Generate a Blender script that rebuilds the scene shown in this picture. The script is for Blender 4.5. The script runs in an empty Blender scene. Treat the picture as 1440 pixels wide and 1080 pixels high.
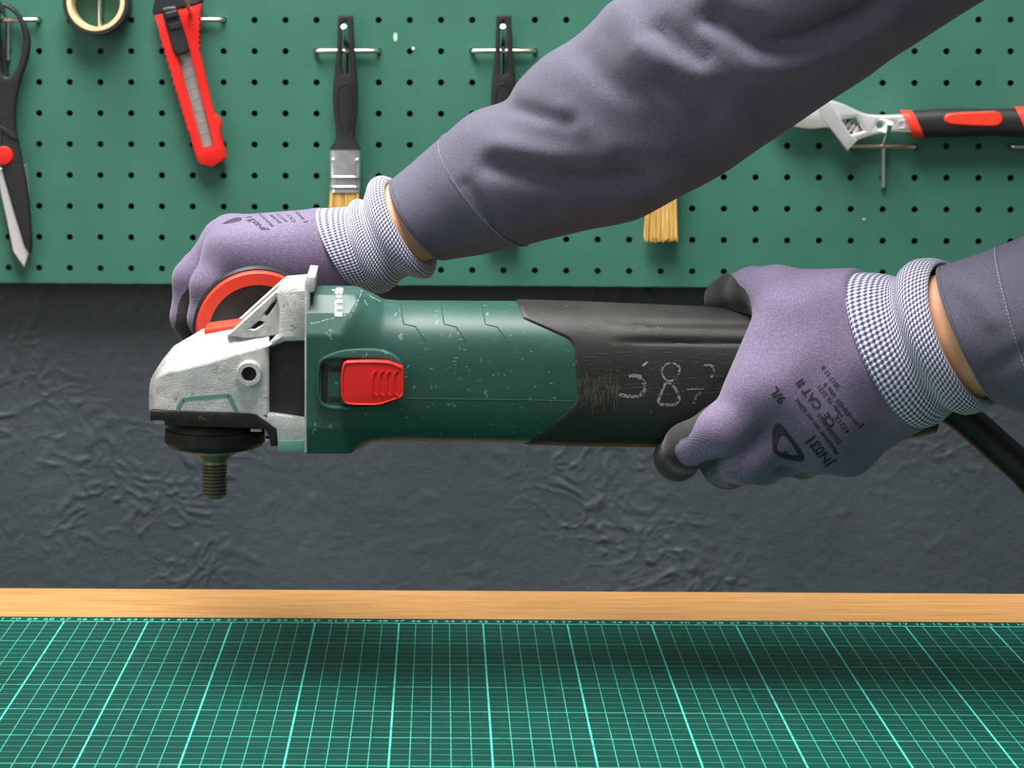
import bpy, bmesh, math, random
import numpy as np
from mathutils import Vector, Matrix, noise
from mathutils.bvhtree import BVHTree

# ------------------------------------------------------------------ camera, light
SC = bpy.context.scene
F = 3590.0                       # focal length in pixels of the 1440 px wide frame
HOR = 60.0                       # image row of the horizon
CX = 528.0                       # image column of the optical axis (the photograph is cropped)
CZ = 1.2487                      # camera height
cam_d = bpy.data.cameras.new('camera'); cam = bpy.data.objects.new('camera', cam_d)
SC.collection.objects.link(cam); SC.camera = cam
cam.location = (0, 0, CZ); cam.rotation_euler = (math.pi/2, 0, 0)
cam_d.sensor_width = 36; cam_d.lens = 36*F/1440
cam_d.shift_y = -(540-HOR)/1440; cam_d.shift_x = (720-CX)/1440
cam_d.clip_start = 0.05; cam_d.clip_end = 50
cam_d.dof.use_dof = True; cam_d.dof.focus_distance = 1.37; cam_d.dof.aperture_fstop = 26

world = bpy.data.worlds.new('world'); SC.world = world; world.use_nodes = True
bg = world.node_tree.nodes['Background']
bg.inputs[0].default_value = (0.86, 0.93, 1.0, 1); bg.inputs[1].default_value = 0.25

def area(name, loc, target, sx, sy, watts, col=(1, 1, 1)):
    d = bpy.data.lights.new(name, 'AREA'); d.shape = 'RECTANGLE'; d.size = sx; d.size_y = sy
    d.energy = watts; d.color = col
    o = bpy.data.objects.new(name, d); SC.collection.objects.link(o); o.location = loc
    o.rotation_euler = (Vector(target)-Vector(loc)).to_track_quat('-Z', 'Y').to_euler()
    return o
area('ceiling_lamp_light', (-0.20, 1.28, 2.75), (0.0, 1.40, 1.0), 1.7, 0.7, 92, (1.0, 0.98, 0.95))
area('window_light', (-2.3, -0.6, 2.1), (0, 1.6, 1.1), 1.6, 1.4, 20, (0.93, 0.97, 1.0))

SC.view_settings.view_transform = 'Standard'; SC.view_settings.look = 'None'
SC.view_settings.exposure = 0.0; SC.view_settings.gamma = 1.0
SC.view_settings.use_curve_mapping = False

random.seed(7); np.random.seed(7)
COL = SC.collection

# ------------------------------------------------------------------ projection helpers
def P(px, py, d):
    return Vector(((px-CX)*d/F, d, CZ-(py-HOR)*d/F))

class Frame:
    def __init__(s, o, rz):
        s.o = Vector(o); s.rz = rz; s.c = math.cos(rz); s.s = math.sin(rz)
    def w(s, p):
        return Vector((s.o.x+p[0]*s.c-p[1]*s.s, s.o.y+p[0]*s.s+p[1]*s.c, s.o.z+p[2]))
    def l(s, p):
        x, y = p[0]-s.o.x, p[1]-s.o.y
        return Vector((x*s.c+y*s.s, -x*s.s+y*s.c, p[2]-s.o.z))
WORLD = Frame((0, 0, 0), 0)

# pegboard plane from its hole pitch (25 mm) at the two sides of the picture
_z0, _z1 = F*.025/43.5, F*.025/44.4
_x0, _x1 = (50-CX)*_z0/F, (1240-CX)*_z1/F
TANB = (_z0-_z1)/(_x1-_x0)
BY0 = _z0+_x0*TANB
BOARD = Frame((0, BY0, 0), -math.atan(TANB))
def B(px, py, w=0.0):
    """board-frame point (u, -w, v) where the pixel's ray meets the plane w metres in front of the board"""
    c = BOARD.c; y0 = BY0-w/c
    t = y0/(1+TANB*(px-CX)/F)
    q = BOARD.l(P(px, py, t)); return q
# cutting mat / bench frame on the bench top plane
HM = 0.3457; MATZ = CZ-HM
def G(px, py):
    t = HM*F/(py-HOR); return P(px, py, t)
BENCH = Frame(tuple(G(679.3, 877.2)), -math.radians(1.5))

# ------------------------------------------------------------------ mesh helpers
def lin(c):
    return tuple((x/12.92 if x <= .04045 else ((x+.055)/1.055)**2.4) for x in c)
def rgb(r, g, b): return lin((r/255, g/255, b/255))+(1,)

class MB:
    def __init__(s): s.v = []; s.f = []; s.uv = {}
    def add(s, vs, fs):
        n = len(s.v); s.v += [Vector(p) for p in vs]; s.f += [tuple(i+n for i in f) for f in fs]; return n
    def box(s, a, b):
        x0, y0, z0 = a; x1, y1, z1 = b
        s.add([(x0,y0,z0),(x1,y0,z0),(x1,y1,z0),(x0,y1,z0),(x0,y0,z1),(x1,y0,z1),(x1,y1,z1),(x0,y1,z1)],
              [(0,3,2,1),(4,5,6,7),(0,1,5,4),(1,2,6,5),(2,3,7,6),(3,0,4,7)])
    def loft(s, rings, cap0=True, cap1=True, closed=True):
        n = len(rings[0]); b = len(s.v)
        for r in rings: s.v += [Vector(p) for p in r]
        m = n if closed else n-1
        for i in range(len(rings)-1):
            for j in range(m):
                k = (j+1) % n
                f = (b+i*n+j, b+i*n+k, b+(i+1)*n+k, b+(i+1)*n+j)
                s.uv[len(s.f)] = [(j/n, i), ((j+1)/n, i), ((j+1)/n, i+1), (j/n, i+1)]
                s.f.append(f)
        if cap0: s.f.append(tuple(b+j for j in range(n)))
        if cap1: s.f.append(tuple(b+(len(rings)-1)*n+j for j in reversed(range(n))))
    def tube(s, pts, r, n=10, caps=True):
        pts = [Vector(p) for p in pts]
        rr = r if isinstance(r, (list, tuple)) else [r]*len(pts)
        rings = []; up = None
        for i, p in enumerate(pts):
            t = (pts[min(i+1, len(pts)-1)]-pts[max(i-1, 0)]).normalized()
            if up is None:
                up = Vector((0, 0, 1)) if abs(t.z) < .9 else Vector((0, 1, 0))
            a = (up-t*up.dot(t)).normalized(); up = a; c = t.cross(a)
            rings.append([p+rr[i]*(a*math.cos(2*math.pi*j/n)+c*math.sin(2*math.pi*j/n)) for j in range(n)])
        s.loft(rings, caps, caps)
    def lathe(s, o, ax, prof, n=24, caps=True):
        """prof: list of (distance along axis, radius)"""
        o = Vector(o); t = Vector(ax).normalized()
        up = Vector((0, 0, 1)) if abs(t.z) < .9 else Vector((0, 1, 0))
        a = (up-t*up.dot(t)).normalized(); c = t.cross(a)
        s.loft([[o+t*h+r*(a*math.cos(2*math.pi*j/n)+c*math.sin(2*math.pi*j/n)) for j in range(n)] for h, r in prof], caps, caps)

def plate(outer, holes, thick, bevel=0.0, seg=1):
    """a flat plate with holes from 2-D outlines; returns verts (x, y, z in +-thick/2) and faces"""
    from mathutils.geometry import tessellate_polygon
    def area2(p): return sum(p[i-1][0]*p[i][1]-p[i][0]*p[i-1][1] for i in range(len(p)))
    loops = []
    for k, p in enumerate([outer]+list(holes)):
        p = [(q[0], q[1]) for q in p]
        if (area2(p) > 0) != (k == 0): p = p[::-1]
        loops.append(p)
    def inset(p, d):
        if d == 0: return p
        out = []; n = len(p)
        for i in range(n):
            a, b, c = Vector(p[i-1]), Vector(p[i]), Vector(p[(i+1) % n])
            t0 = (b-a); t1 = (c-b); t0 = t0.normalized() if t0.length > 1e-9 else t1.normalized(); t1 = t1.normalized() if t1.length > 1e-9 else t0
            n0 = Vector((-t0.y, t0.x)); n1 = Vector((-t1.y, t1.x)); m = n0+n1
            m = m.normalized() if m.length > 1e-6 else n0
            k = d/max(.5, m.dot(n0)); out.append((b.x+m.x*k, b.y+m.y*k))
        return out
    h = thick/2; bevel = min(bevel, h*.9)
    prof = [(-h, 0), (h, 0)] if bevel <= 0 else [(-h, bevel), (-h+bevel, 0)]
    if bevel > 0:
        for i in range(seg+1):
            t = i/seg*math.pi/2; prof.append((h-bevel+bevel*math.sin(t), bevel*(1-math.cos(t))))
    vs = []; fs = []; base = []
    for p in loops:
        n = len(p); b0 = len(vs); base.append((b0, n))
        for z, ins in prof:
            vs += [Vector((x, y, z)) for x, y in inset(p, ins)]
        for i in range(len(prof)-1):
            for j in range(n):
                k = (j+1) % n; fs.append((b0+i*n+j, b0+i*n+k, b0+(i+1)*n+k, b0+(i+1)*n+j))
    for lv in (0, len(prof)-1):
        idx = [b0+lv*n+j for b0, n in base for j in range(n)]
        tris = tessellate_polygon([[Vector((vs[b0+lv*n+j].x, vs[b0+lv*n+j].y, 0)) for j in range(n)] for b0, n in base])
        fs += [tuple(idx[i] for i in (t if lv else t[::-1])) for t in tris]
    return vs, fs

def text2d(s, size, bold=0.0, spacing=1.0):
    cu = bpy.data.curves.new('tmp', 'FONT'); cu.body = s; cu.size = size; cu.offset = bold
    cu.space_character = spacing; cu.resolution_u = 3
    o = bpy.data.objects.new('tmp', cu); COL.objects.link(o); bpy.context.view_layer.update()
    me = bpy.data.meshes.new_from_object(o.evaluated_get(bpy.context.evaluated_depsgraph_get()))
    vs = [v.co.copy() for v in me.vertices]; fs = [tuple(p.vertices) for p in me.polygons]
    bpy.data.objects.remove(o); bpy.data.curves.remove(cu); bpy.data.meshes.remove(me)
    return vs, fs

def crom(pts, sub, closed=False):
    """Catmull-Rom through points of any dimension (numpy rows)"""
    A = np.array(pts, float); n = len(A); out = []
    rng = n if closed else n-1
    for i in range(rng):
        if closed: p0, p1, p2, p3 = A[(i-1) % n], A[i], A[(i+1) % n], A[(i+2) % n]
        else: p0, p1, p2, p3 = A[max(i-1, 0)], A[i], A[i+1], A[min(i+2, n-1)]
        for k in range(sub):
            t = k/sub
            out.append(.5*((2*p1)+(-p0+p2)*t+(2*p0-5*p1+4*p2-p3)*t*t+(-p0+3*p1-3*p2+p3)*t**3))
    if not closed: out.append(A[-1])
    return np.array(out)

def empty(name, frame, at, label, cat, group=None):
    o = bpy.data.objects.new(name, None); COL.objects.link(o); o.empty_display_size = .02
    at = Vector(at); o.location = frame.w(at); o.rotation_euler = (0, 0, frame.rz)
    o['label'] = label; o['category'] = cat
    if group: o['group'] = group
    ORG[o.name] = at; return o
ORG = {}

def mesh(name, mb, mat, parent=None, org=None, smooth=True, angle=35, bevel=0, bseg=2, uvscale=None, recalc=True):
    """link a mesh; coordinates are in the frame of the root, the root's origin is subtracted"""
    me = bpy.data.meshes.new(name)
    org = Vector(org) if org is not None else (ORG.get(parent.name, Vector()) if parent else Vector())
    me.from_pydata([tuple(v-org) for v in mb.v], [], mb.f)
    if mb.uv:
        ul = me.uv_layers.new(name='UV')
        for p in me.polygons:
            q = mb.uv.get(p.index)
            if q:
                for li, c in zip(p.loop_indices, q): ul.data[li].uv = c
    if recalc:
        bm = bmesh.new(); bm.from_mesh(me); bmesh.ops.recalc_face_normals(bm, faces=bm.faces); bm.to_mesh(me); bm.free()
    for m in (mat if isinstance(mat, (list, tuple)) else [mat]): me.materials.append(m)
    if smooth:
        for p in me.polygons: p.use_smooth = True
        if angle < 180: me.set_sharp_from_angle(angle=math.radians(angle))
    me.update()
    o = bpy.data.objects.new(name, me); COL.objects.link(o)
    if parent:
        o.parent = parent; ORG[o.name] = org
    if bevel:
        b = o.modifiers.new('bevel', 'BEVEL'); b.width = bevel; b.segments = bseg; b.limit_method = 'ANGLE'
        b.angle_limit = math.radians(40); b.harden_normals = False
    return o
def tag(o, label, cat, group=None):
    o['label'] = label; o['category'] = cat
    if group: o['group'] = group
    return o
def dup(root, loc, label=None):
    def cp(o, par):
        c = o.copy(); COL.objects.link(c); c.parent = par
        if par is not None: c.matrix_parent_inverse = o.matrix_parent_inverse
        for ch in o.children: cp(ch, c)
        return c
    r = cp(root, None); r.location = loc
    if label: r['label'] = label
    return r

# ------------------------------------------------------------------ materials
def new_mat(name):
    m = bpy.data.materials.new(name); m.use_nodes = True
    nt = m.node_tree; bs = nt.nodes['Principled BSDF']; return m, nt, bs
def N(nt, t, **kw):
    n = nt.nodes.new(t)
    for k, v in kw.items():
        if k.startswith('i_'): n.inputs[k[2:].replace('_', ' ')].default_value = v
        else: setattr(n, k, v)
    return n
def coords(nt, scale=(1, 1, 1), kind='Object', rot=(0, 0, 0)):
    tc = N(nt, 'ShaderNodeTexCoord'); mp = N(nt, 'ShaderNodeMapping')
    mp.inputs['Scale'].default_value = scale; mp.inputs['Rotation'].default_value = rot
    nt.links.new(tc.outputs[kind], mp.inputs['Vector']); return mp.outputs[0]
def ramp(nt, src, stops):
    r = N(nt, 'ShaderNodeValToRGB'); e = r.color_ramp.elements
    while len(e) < len(stops): e.new(.5)
    for q, (p, c) in zip(e, stops): q.position = p; q.color = c
    nt.links.new(src, r.inputs[0]); return r.outputs[0]
def mix(nt, fac, a, b, mode='MIX'):
    m = N(nt, 'ShaderNodeMix', data_type='RGBA', blend_type=mode)
    for s, v in ((m.inputs[0], fac), (m.inputs[6], a), (m.inputs[7], b)):
        if hasattr(v, 'is_output'): nt.links.new(v, s)
        else: s.default_value = v
    return m.outputs[2]
def math_(nt, op, a, b=0.0, c=None, clamp=False):
    m = N(nt, 'ShaderNodeMath', operation=op, use_clamp=clamp)
    for s, v in zip(m.inputs, (a, b, c)):
        if v is None: continue
        if hasattr(v, 'is_output'): nt.links.new(v, s)
        else: s.default_value = v
    return m.outputs[0]
def noise_(nt, vec, scale, detail=4, rough=.55, out=0):
    n = N(nt, 'ShaderNodeTexNoise'); n.inputs['Scale'].default_value = scale
    n.inputs['Detail'].default_value = detail; n.inputs['Roughness'].default_value = rough
    nt.links.new(vec, n.inputs['Vector']); return n.outputs[out]
def bump(nt, bs, h, strength, dist):
    b = N(nt, 'ShaderNodeBump'); b.inputs['Strength'].default_value = strength; b.inputs['Distance'].default_value = dist
    nt.links.new(h, b.inputs['Height']); nt.links.new(b.outputs[0], bs.inputs['Normal'])

def simple(name, col, rough=.5, metal=0.0, var=.12, vscale=60, bstr=0.0, bscale=600, coat=0.0, scratch=None, spec=.5):
    """base colour with slight mottling, fine relief and optional pale scratches"""
    m, nt, bs = new_mat(name); v = coords(nt)
    n1 = noise_(nt, v, vscale, 5)
    dark = tuple(c*(1-var) for c in col[:3])+(1,); lite = tuple(min(1, c*(1+var)) for c in col[:3])+(1,)
    c = ramp(nt, n1, [(.3, dark), (.7, lite)])
    if scratch:
        sc, amount, scol = scratch
        n2 = noise_(nt, v, sc, 6, .7)
        f = ramp(nt, n2, [(amount, (0, 0, 0, 1)), (min(1, amount+.06), (1, 1, 1, 1))])
        c = mix(nt, f, c, scol)
    nt.links.new(c, bs.inputs['Base Color'])
    bs.inputs['Roughness'].default_value = rough; bs.inputs['Metallic'].default_value = metal
    bs.inputs['Specular IOR Level'].default_value = spec
    bs.inputs['Coat Weight'].default_value = coat
    if bstr: bump(nt, bs, noise_(nt, v, bscale, 3), bstr, .0004)
    return m

M = {}
M['board'] = simple('painted_pegboard', rgb(54, 113, 95), .55, var=.10, vscale=14, bstr=.12, bscale=900, scratch=(90, .72, rgb(120, 175, 155)))
M['chrome'] = simple('chrome_wire', (.78, .76, .66, 1), .22, 1.0, .05)
M['steel'] = simple('bright_steel', (.92, .92, .92, 1), .28, .65, .06, bstr=.05)
M['ferrule'] = simple('nickel_ferrule', (.80, .80, .79, 1), .24, .85, .25, 90, bstr=.2, bscale=200)
M['steel_sat'] = simple('satin_steel', (.62, .62, .60, 1), .42, 1.0, .08, bstr=.06)
M['blade'] = simple('knife_blade_steel', (.42, .42, .40, 1), .5, .7, .1)
M['black_plastic'] = simple('black_plastic', rgb(34, 34, 36), .45, var=.15, bstr=.08)
M['black_soft'] = simple('soft_black_grip', rgb(28, 28, 30), .55, var=.2, bstr=.1)
M['red'] = simple('red_plastic', rgb(226, 32, 24), .42, var=.06, bstr=.06)
M['red_orange'] = simple('orange_red_rubber', rgb(236, 62, 36), .5, var=.06, bstr=.08)
M['tape_core'] = simple('cardboard_core', rgb(240, 215, 170), .8, var=.06)
M['tape'] = simple('black_tape', rgb(48, 44, 44), .4, var=.1)
M['alu'] = simple('cast_aluminium', (.66, .65, .63, 1), .5, .7, .2, 160, bstr=.8, bscale=1300, scratch=(150, .615, (.34, .33, .31, 1)))
M['black_flange'] = simple('blackened_steel', rgb(34, 32, 30), .5, .4, .3, 200, bstr=.4, scratch=(130, .63, rgb(92, 82, 62)))
M['spindle'] = simple('spindle_steel', (.25, .22, .17, 1), .42, .9, .2, 300)
M['gr_black'] = simple('rear_handle_plastic', rgb(46, 46, 44), .5, var=.22, vscale=40, bstr=.25, scratch=(260, .645, rgb(104, 100, 90)), spec=.32)
M['cord'] = simple('cord_rubber', rgb(22, 21, 20), .5, var=.1)
M['white_print'] = simple('white_print', rgb(232, 234, 226), .6, var=.05)
M['dark_print'] = simple('dark_glove_print', rgb(52, 48, 62), .8, var=.2)
M['chalk'] = simple('chalk_mark', rgb(150, 152, 148), .9, var=.3, vscale=400)
M['cyan_print'] = simple('mat_print', rgb(88, 196, 178), .6, var=.05)
M['teal_line'] = simple('green_paint_line', rgb(92, 140, 126), .6, var=.1)
M['thread'] = simple('pale_sewing_thread', rgb(176, 172, 178), .8, var=.15, vscale=900)
M['table_leg'] = simple('bench_leg_paint', rgb(52, 54, 56), .5)
M['recess_shade'] = simple('painted_recess_shade', rgb(30, 34, 32), .6)  # dark tone stands in for shade inside the switch opening

def green_plastic():
    m, nt, bs = new_mat('green_housing_plastic'); v = coords(nt)
    n1 = noise_(nt, v, 30, 4)
    c = ramp(nt, n1, [(.3, rgb(34, 76, 67)), (.7, rgb(42, 87, 77))])
    sp = noise_(nt, v, 260, 3, .6)
    f = ramp(nt, sp, [(.655, (0, 0, 0, 1)), (.70, (.7, .7, .7, 1))])
    c = mix(nt, f, c, rgb(120, 150, 135))
    n3 = noise_(nt, coords(nt, (6, 40, 40)), 12, 6, .8)
    f2 = ramp(nt, n3, [(.62, (0, 0, 0, 1)), (.70, (.35, .35, .35, 1))])
    c = mix(nt, f2, c, rgb(104, 142, 128))
    nt.links.new(c, bs.inputs['Base Color']); bs.inputs['Roughness'].default_value = .44
    bump(nt, bs, noise_(nt, v, 1800, 2), .12, .0003); return m
M['gr_green'] = green_plastic()

def wall_mat():
    m, nt, bs = new_mat('dark_painted_plaster'); v = coords(nt)
    n1 = noise_(nt, v, 7, 6); c = ramp(nt, n1, [(.3, rgb(63, 71, 75)), (.7, rgb(77, 85, 89))])
    nt.links.new(c, bs.inputs['Base Color']); bs.inputs['Roughness'].default_value = .5
    h = math_(nt, 'ADD', noise_(nt, v, 90, 6, .6), math_(nt, 'MULTIPLY', noise_(nt, v, 420, 3), .25))
    bump(nt, bs, h, .6, .002); return m
M['wall'] = wall_mat()

def wood_mat():
    m, nt, bs = new_mat('oak_bench_wood'); v = coords(nt, (2.2, 40, 40))
    g = noise_(nt, v, 7, 7, .62); fine = noise_(nt, coords(nt, (8, 160, 160)), 8, 4, .6)
    c = ramp(nt, g, [(.25, rgb(158, 106, 54)), (.45, rgb(188, 137, 80)), (.62, rgb(204, 157, 98)), (.8, rgb(214, 172, 116))])
    c = mix(nt, math_(nt, 'MULTIPLY', fine, .35), c, rgb(170, 112, 56))
    nt.links.new(c, bs.inputs['Base Color']); bs.inputs['Roughness'].default_value = .45
    bump(nt, bs, fine, .08, .0005); return m
M['wood'] = wood_mat()

def mat_mat():
    """cutting mat: printed 1 cm grid with every fifth line heavier, in the mat's own coordinates"""
    m, nt, bs = new_mat('cutting_mat_vinyl')
    tc = N(nt, 'ShaderNodeTexCoord'); sep = N(nt, 'ShaderNodeSeparateXYZ'); nt.links.new(tc.outputs['Object'], sep.inputs[0])
    X, Y = sep.outputs[0], sep.outputs[1]
    def lines(c, pitch, width):
        fr = math_(nt, 'FRACT', math_(nt, 'ADD', math_(nt, 'DIVIDE', c, pitch), 200.5))
        d = math_(nt, 'MULTIPLY', math_(nt, 'ABSOLUTE', math_(nt, 'SUBTRACT', fr, .5)), pitch)
        return math_(nt, 'LESS_THAN', d, width/2)
    gx = lines(X, .01, .00056); gX = lines(X, .05, .00105)
    gy = lines(Y, .01, .0011); gY = lines(Y, .05, .0018)
    inside = math_(nt, 'LESS_THAN', Y, .0006)
    strong = math_(nt, 'MULTIPLY', math_(nt, 'MAXIMUM', gX, math_(nt, 'MULTIPLY', gx, .66)), inside)
    weak = math_(nt, 'MULTIPLY', math_(nt, 'MAXIMUM', math_(nt, 'MULTIPLY', gY, .46), math_(nt, 'MULTIPLY', gy, .27)), inside)
    wear = noise_(nt, tc.outputs['Object'], 130, 4, .7)
    wf = ramp(nt, wear, [(.30, (.35, .35, .35, 1)), (.5, (1, 1, 1, 1))])
    fac = math_(nt, 'MULTIPLY', math_(nt, 'MAXIMUM', strong, weak), wf, clamp=True)
    n1 = noise_(nt, tc.outputs['Object'], 9, 5)
    base = ramp(nt, n1, [(.3, rgb(9, 58, 48)), (.7, rgb(12, 72, 60))])
    sp = noise_(nt, tc.outputs['Object'], 900, 2); base = mix(nt, math_(nt, 'MULTIPLY', sp, .25), base, rgb(8, 48, 40))
    c = mix(nt, fac, base, rgb(80, 190, 172))
    nt.links.new(c, bs.inputs['Base Color']); bs.inputs['Roughness'].default_value = .5; bs.inputs['Specular IOR Level'].default_value = .15
    bump(nt, bs, noise_(nt, tc.outputs['Object'], 2200, 2), .15, .0002); return m
M['mat'] = mat_mat()

def glove_mat():
    m, nt, bs = new_mat('purple_knit_glove'); v = coords(nt)
    at = N(nt, 'ShaderNodeAttribute', attribute_name='coat')
    wob = noise_(nt, v, 220, 3)
    cv = math_(nt, 'ADD', at.outputs['Fac'], math_(nt, 'MULTIPLY', math_(nt, 'SUBTRACT', wob, .5), .12))
    f = ramp(nt, math_(nt, 'ADD', cv, .5, clamp=True), [(.485, (0, 0, 0, 1)), (.515, (1, 1, 1, 1))])
    # knit rows follow the glove with slow distortion
    wv = N(nt, 'ShaderNodeTexWave', wave_type='BANDS', bands_direction='DIAGONAL')
    wv.inputs['Scale'].default_value = 430; wv.inputs['Distortion'].default_value = 14; wv.inputs['Detail'].default_value = 2
    wv.inputs['Detail Scale'].default_value = .09
    nt.links.new(v, wv.inputs['Vector'])
    n1 = noise_(nt, v, 18, 4); fine = noise_(nt, v, 1150, 2)
    c = ramp(nt, n1, [(.3, rgb(128, 113, 143)), (.7, rgb(145, 129, 159))])
    kn = math_(nt, 'ADD', math_(nt, 'MULTIPLY', wv.outputs[0], .16), math_(nt, 'MULTIPLY', fine, .85))
    c = mix(nt, ramp(nt, kn, [(.36, (.75, .75, .75, 1)), (.70, (0, 0, 0, 1))]), c, rgb(84, 74, 104))
    blk = ramp(nt, noise_(nt, v, 900, 3), [(.35, rgb(20, 19, 18)), (.75, rgb(44, 42, 37))])
    c = mix(nt, f, c, blk)
    nt.links.new(c, bs.inputs['Base Color']); bs.inputs['Roughness'].default_value = .85
    bs.inputs['Sheen Weight'].default_value = .25; bs.inputs['Sheen Roughness'].default_value = .5
    h = math_(nt, 'ADD', kn, 0.0)
    bump(nt, bs, h, .45, .0005); return m
M['glove'] = glove_mat()

def knit_mat():
    m, nt, bs = new_mat('ribbed_white_purple_knit')
    tc = N(nt, 'ShaderNodeTexCoord'); sep = N(nt, 'ShaderNodeSeparateXYZ'); nt.links.new(tc.outputs['UV'], sep.inputs[0])
    U = math_(nt, 'MULTIPLY', sep.outputs[0], 6.28318*92); V = math_(nt, 'MULTIPLY', sep.outputs[1], 6.28318)
    a = math_(nt, 'SINE', math_(nt, 'ADD', U, math_(nt, 'MULTIPLY', V, .5)))
    b = math_(nt, 'SINE', V)
    k = math_(nt, 'ADD', math_(nt, 'MULTIPLY', a, .30), math_(nt, 'MULTIPLY', b, .28))
    k = math_(nt, 'ADD', k, .5)
    c = ramp(nt, k, [(.22, rgb(80, 72, 112)), (.5, rgb(150, 146, 178)), (.72, rgb(232, 232, 240))])
    nt.links.new(c, bs.inputs['Base Color']); bs.inputs['Roughness'].default_value = .9
    bs.inputs['Sheen Weight'].default_value = .2
    bump(nt, bs, k, .6, .0008); return m
M['knit'] = knit_mat()

def cloth_mat():
    m, nt, bs = new_mat('grey_twill_workwear'); v = coords(nt)
    n1 = noise_(nt, v, 9, 5); fine = noise_(nt, v, 1300, 2)
    c = ramp(nt, n1, [(.3, rgb(96, 92, 110)), (.7, rgb(110, 106, 125))])
    wv = N(nt, 'ShaderNodeTexWave', wave_type='BANDS', bands_direction='DIAGONAL')
    wv.inputs['Scale'].default_value = 720; wv.inputs['Distortion'].default_value = 1.0
    nt.links.new(v, wv.inputs['Vector'])
    kn = math_(nt, 'ADD', math_(nt, 'MULTIPLY', wv.outputs[0], .12), math_(nt, 'MULTIPLY', fine, .92))
    c = mix(nt, ramp(nt, kn, [(.36, (.62, .62, .62, 1)), (.68, (0, 0, 0, 1))]), c, rgb(56, 56, 72))
    nt.links.new(c, bs.inputs['Base Color']); bs.inputs['Roughness'].default_value = .82
    bs.inputs['Sheen Weight'].default_value = .15
    h = math_(nt, 'ADD', math_(nt, 'MULTIPLY', kn, .25), math_(nt, 'MULTIPLY', noise_(nt, v, 45, 4), 1.0))
    bump(nt, bs, h, .35, .0016); return m
M['cloth'] = cloth_mat()

def skin_mat():
    m, nt, bs = new_mat('forearm_skin'); v = coords(nt)
    c = ramp(nt, noise_(nt, v, 40, 5), [(.3, rgb(205, 146, 110)), (.7, rgb(232, 180, 144))])
    nt.links.new(c, bs.inputs['Base Color']); bs.inputs['Roughness'].default_value = .5
    bs.inputs['Subsurface Weight'].default_value = .08; bs.inputs['Subsurface Radius'].default_value = (.01, .004, .002)
    bump(nt, bs, noise_(nt, v, 500, 3), .2, .0006); return m
M['skin'] = skin_mat()

def bristle_mat():
    m, nt, bs = new_mat('natural_bristle'); v = coords(nt, (1, 1, .05))
    c = ramp(nt, noise_(nt, v, 700, 3), [(.3, rgb(196, 150, 62)), (.5, rgb(226, 182, 96)), (.75, rgb(246, 218, 150))])
    nt.links.new(c, bs.inputs['Base Color']); bs.inputs['Roughness'].default_value = .6; return m
M['bristle'] = bristle_mat()
M['floor'] = simple('concrete_floor', rgb(120, 120, 116), .7, var=.12, vscale=6, bstr=.2)

# ------------------------------------------------------------------ the setting
WW = -.034                                             # wall surface behind the board face
def build_wall():
    """plastered wall in the board frame: relief where the picture shows it, plain beyond"""
    u0, u1, v0, v1 = -.56, .50, .74, 1.08
    nu, nv = 760, 250
    vs = []
    for j in range(nv+1):
        for i in range(nu+1):
            u = u0+(u1-u0)*i/nu; v = v0+(v1-v0)*j/nv
            p = Vector((u*9, v*11, 3.1))
            w3 = p*3.0; q = p+.22*Vector((noise.noise(w3+Vector((5.1, 0, 0))), noise.noise(w3+Vector((0, 7.3, 2.0))), noise.noise(w3+Vector((1.7, 3.9, 8.8)))))
            patch = noise.noise(Vector((u*6.5+4.3, v*8.5, .7)))+.5*noise.noise(Vector((u*15, v*17, 4.7)))
            mask = max(.06, min(1, (patch+.14)*1.8))
            rid = 1-abs(noise.noise(q*3.6)); rid = max(0, rid-.90)/.10
            lump = max(0, noise.noise(q*10.5)-.10)*1.5+max(0, noise.noise(q*19)-.15)*.8
            h = noise.noise(p*1.3)*.0008+mask*(rid*.0008+lump*.0015)+max(0, noise.noise(q*6.1+Vector((9, 0, 0)))-.25)*.0010
            e = min(i, nu-i, j, nv-j)/10; h *= min(1, e)
            vs.append((u, -(WW+h), v))
    fs = [(j*(nu+1)+i, j*(nu+1)+i+1, (j+1)*(nu+1)+i+1, (j+1)*(nu+1)+i) for j in range(nv) for i in range(nu)]
    mb = MB(); mb.add(vs, fs)
    y = -WW; X0, X1, Z0, Z1 = -2.4, 2.4, 0, 2.9
    c = [(u0, y, v0), (u1, y, v0), (u1, y, v1), (u0, y, v1), (X0, y, Z0), (X1, y, Z0), (X1, y, Z1), (X0, y, Z1)]
    mb.add(c, [(4, 5, 1, 0), (5, 6, 2, 1), (6, 7, 3, 2), (7, 4, 0, 3)])
    b = [(X0, y+.1, Z0), (X1, y+.1, Z0), (X1, y+.1, Z1), (X0, y+.1, Z1)]
    n = mb.add([(X0, y, Z0), (X1, y, Z0), (X1, y, Z1), (X0, y, Z1)]+b, [(7, 6, 5, 4), (0, 4, 5, 1), (1, 5, 6, 2), (2, 6, 7, 3), (3, 7, 4, 0)])
    o = mesh('wall_back', mb, M['wall'], angle=180, recalc=False)
    o.location = BOARD.o; o.rotation_euler = (0, 0, BOARD.rz); o['kind'] = 'structure'
    o['label'] = 'dark grey painted rough plaster wall behind the bench'
build_wall()
fl = MB(); fl.box((-3, -1.0, -.05), (3, 2.6, 0)); o = mesh('floor', fl, M['floor'], smooth=False); o['kind'] = 'structure'

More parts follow.
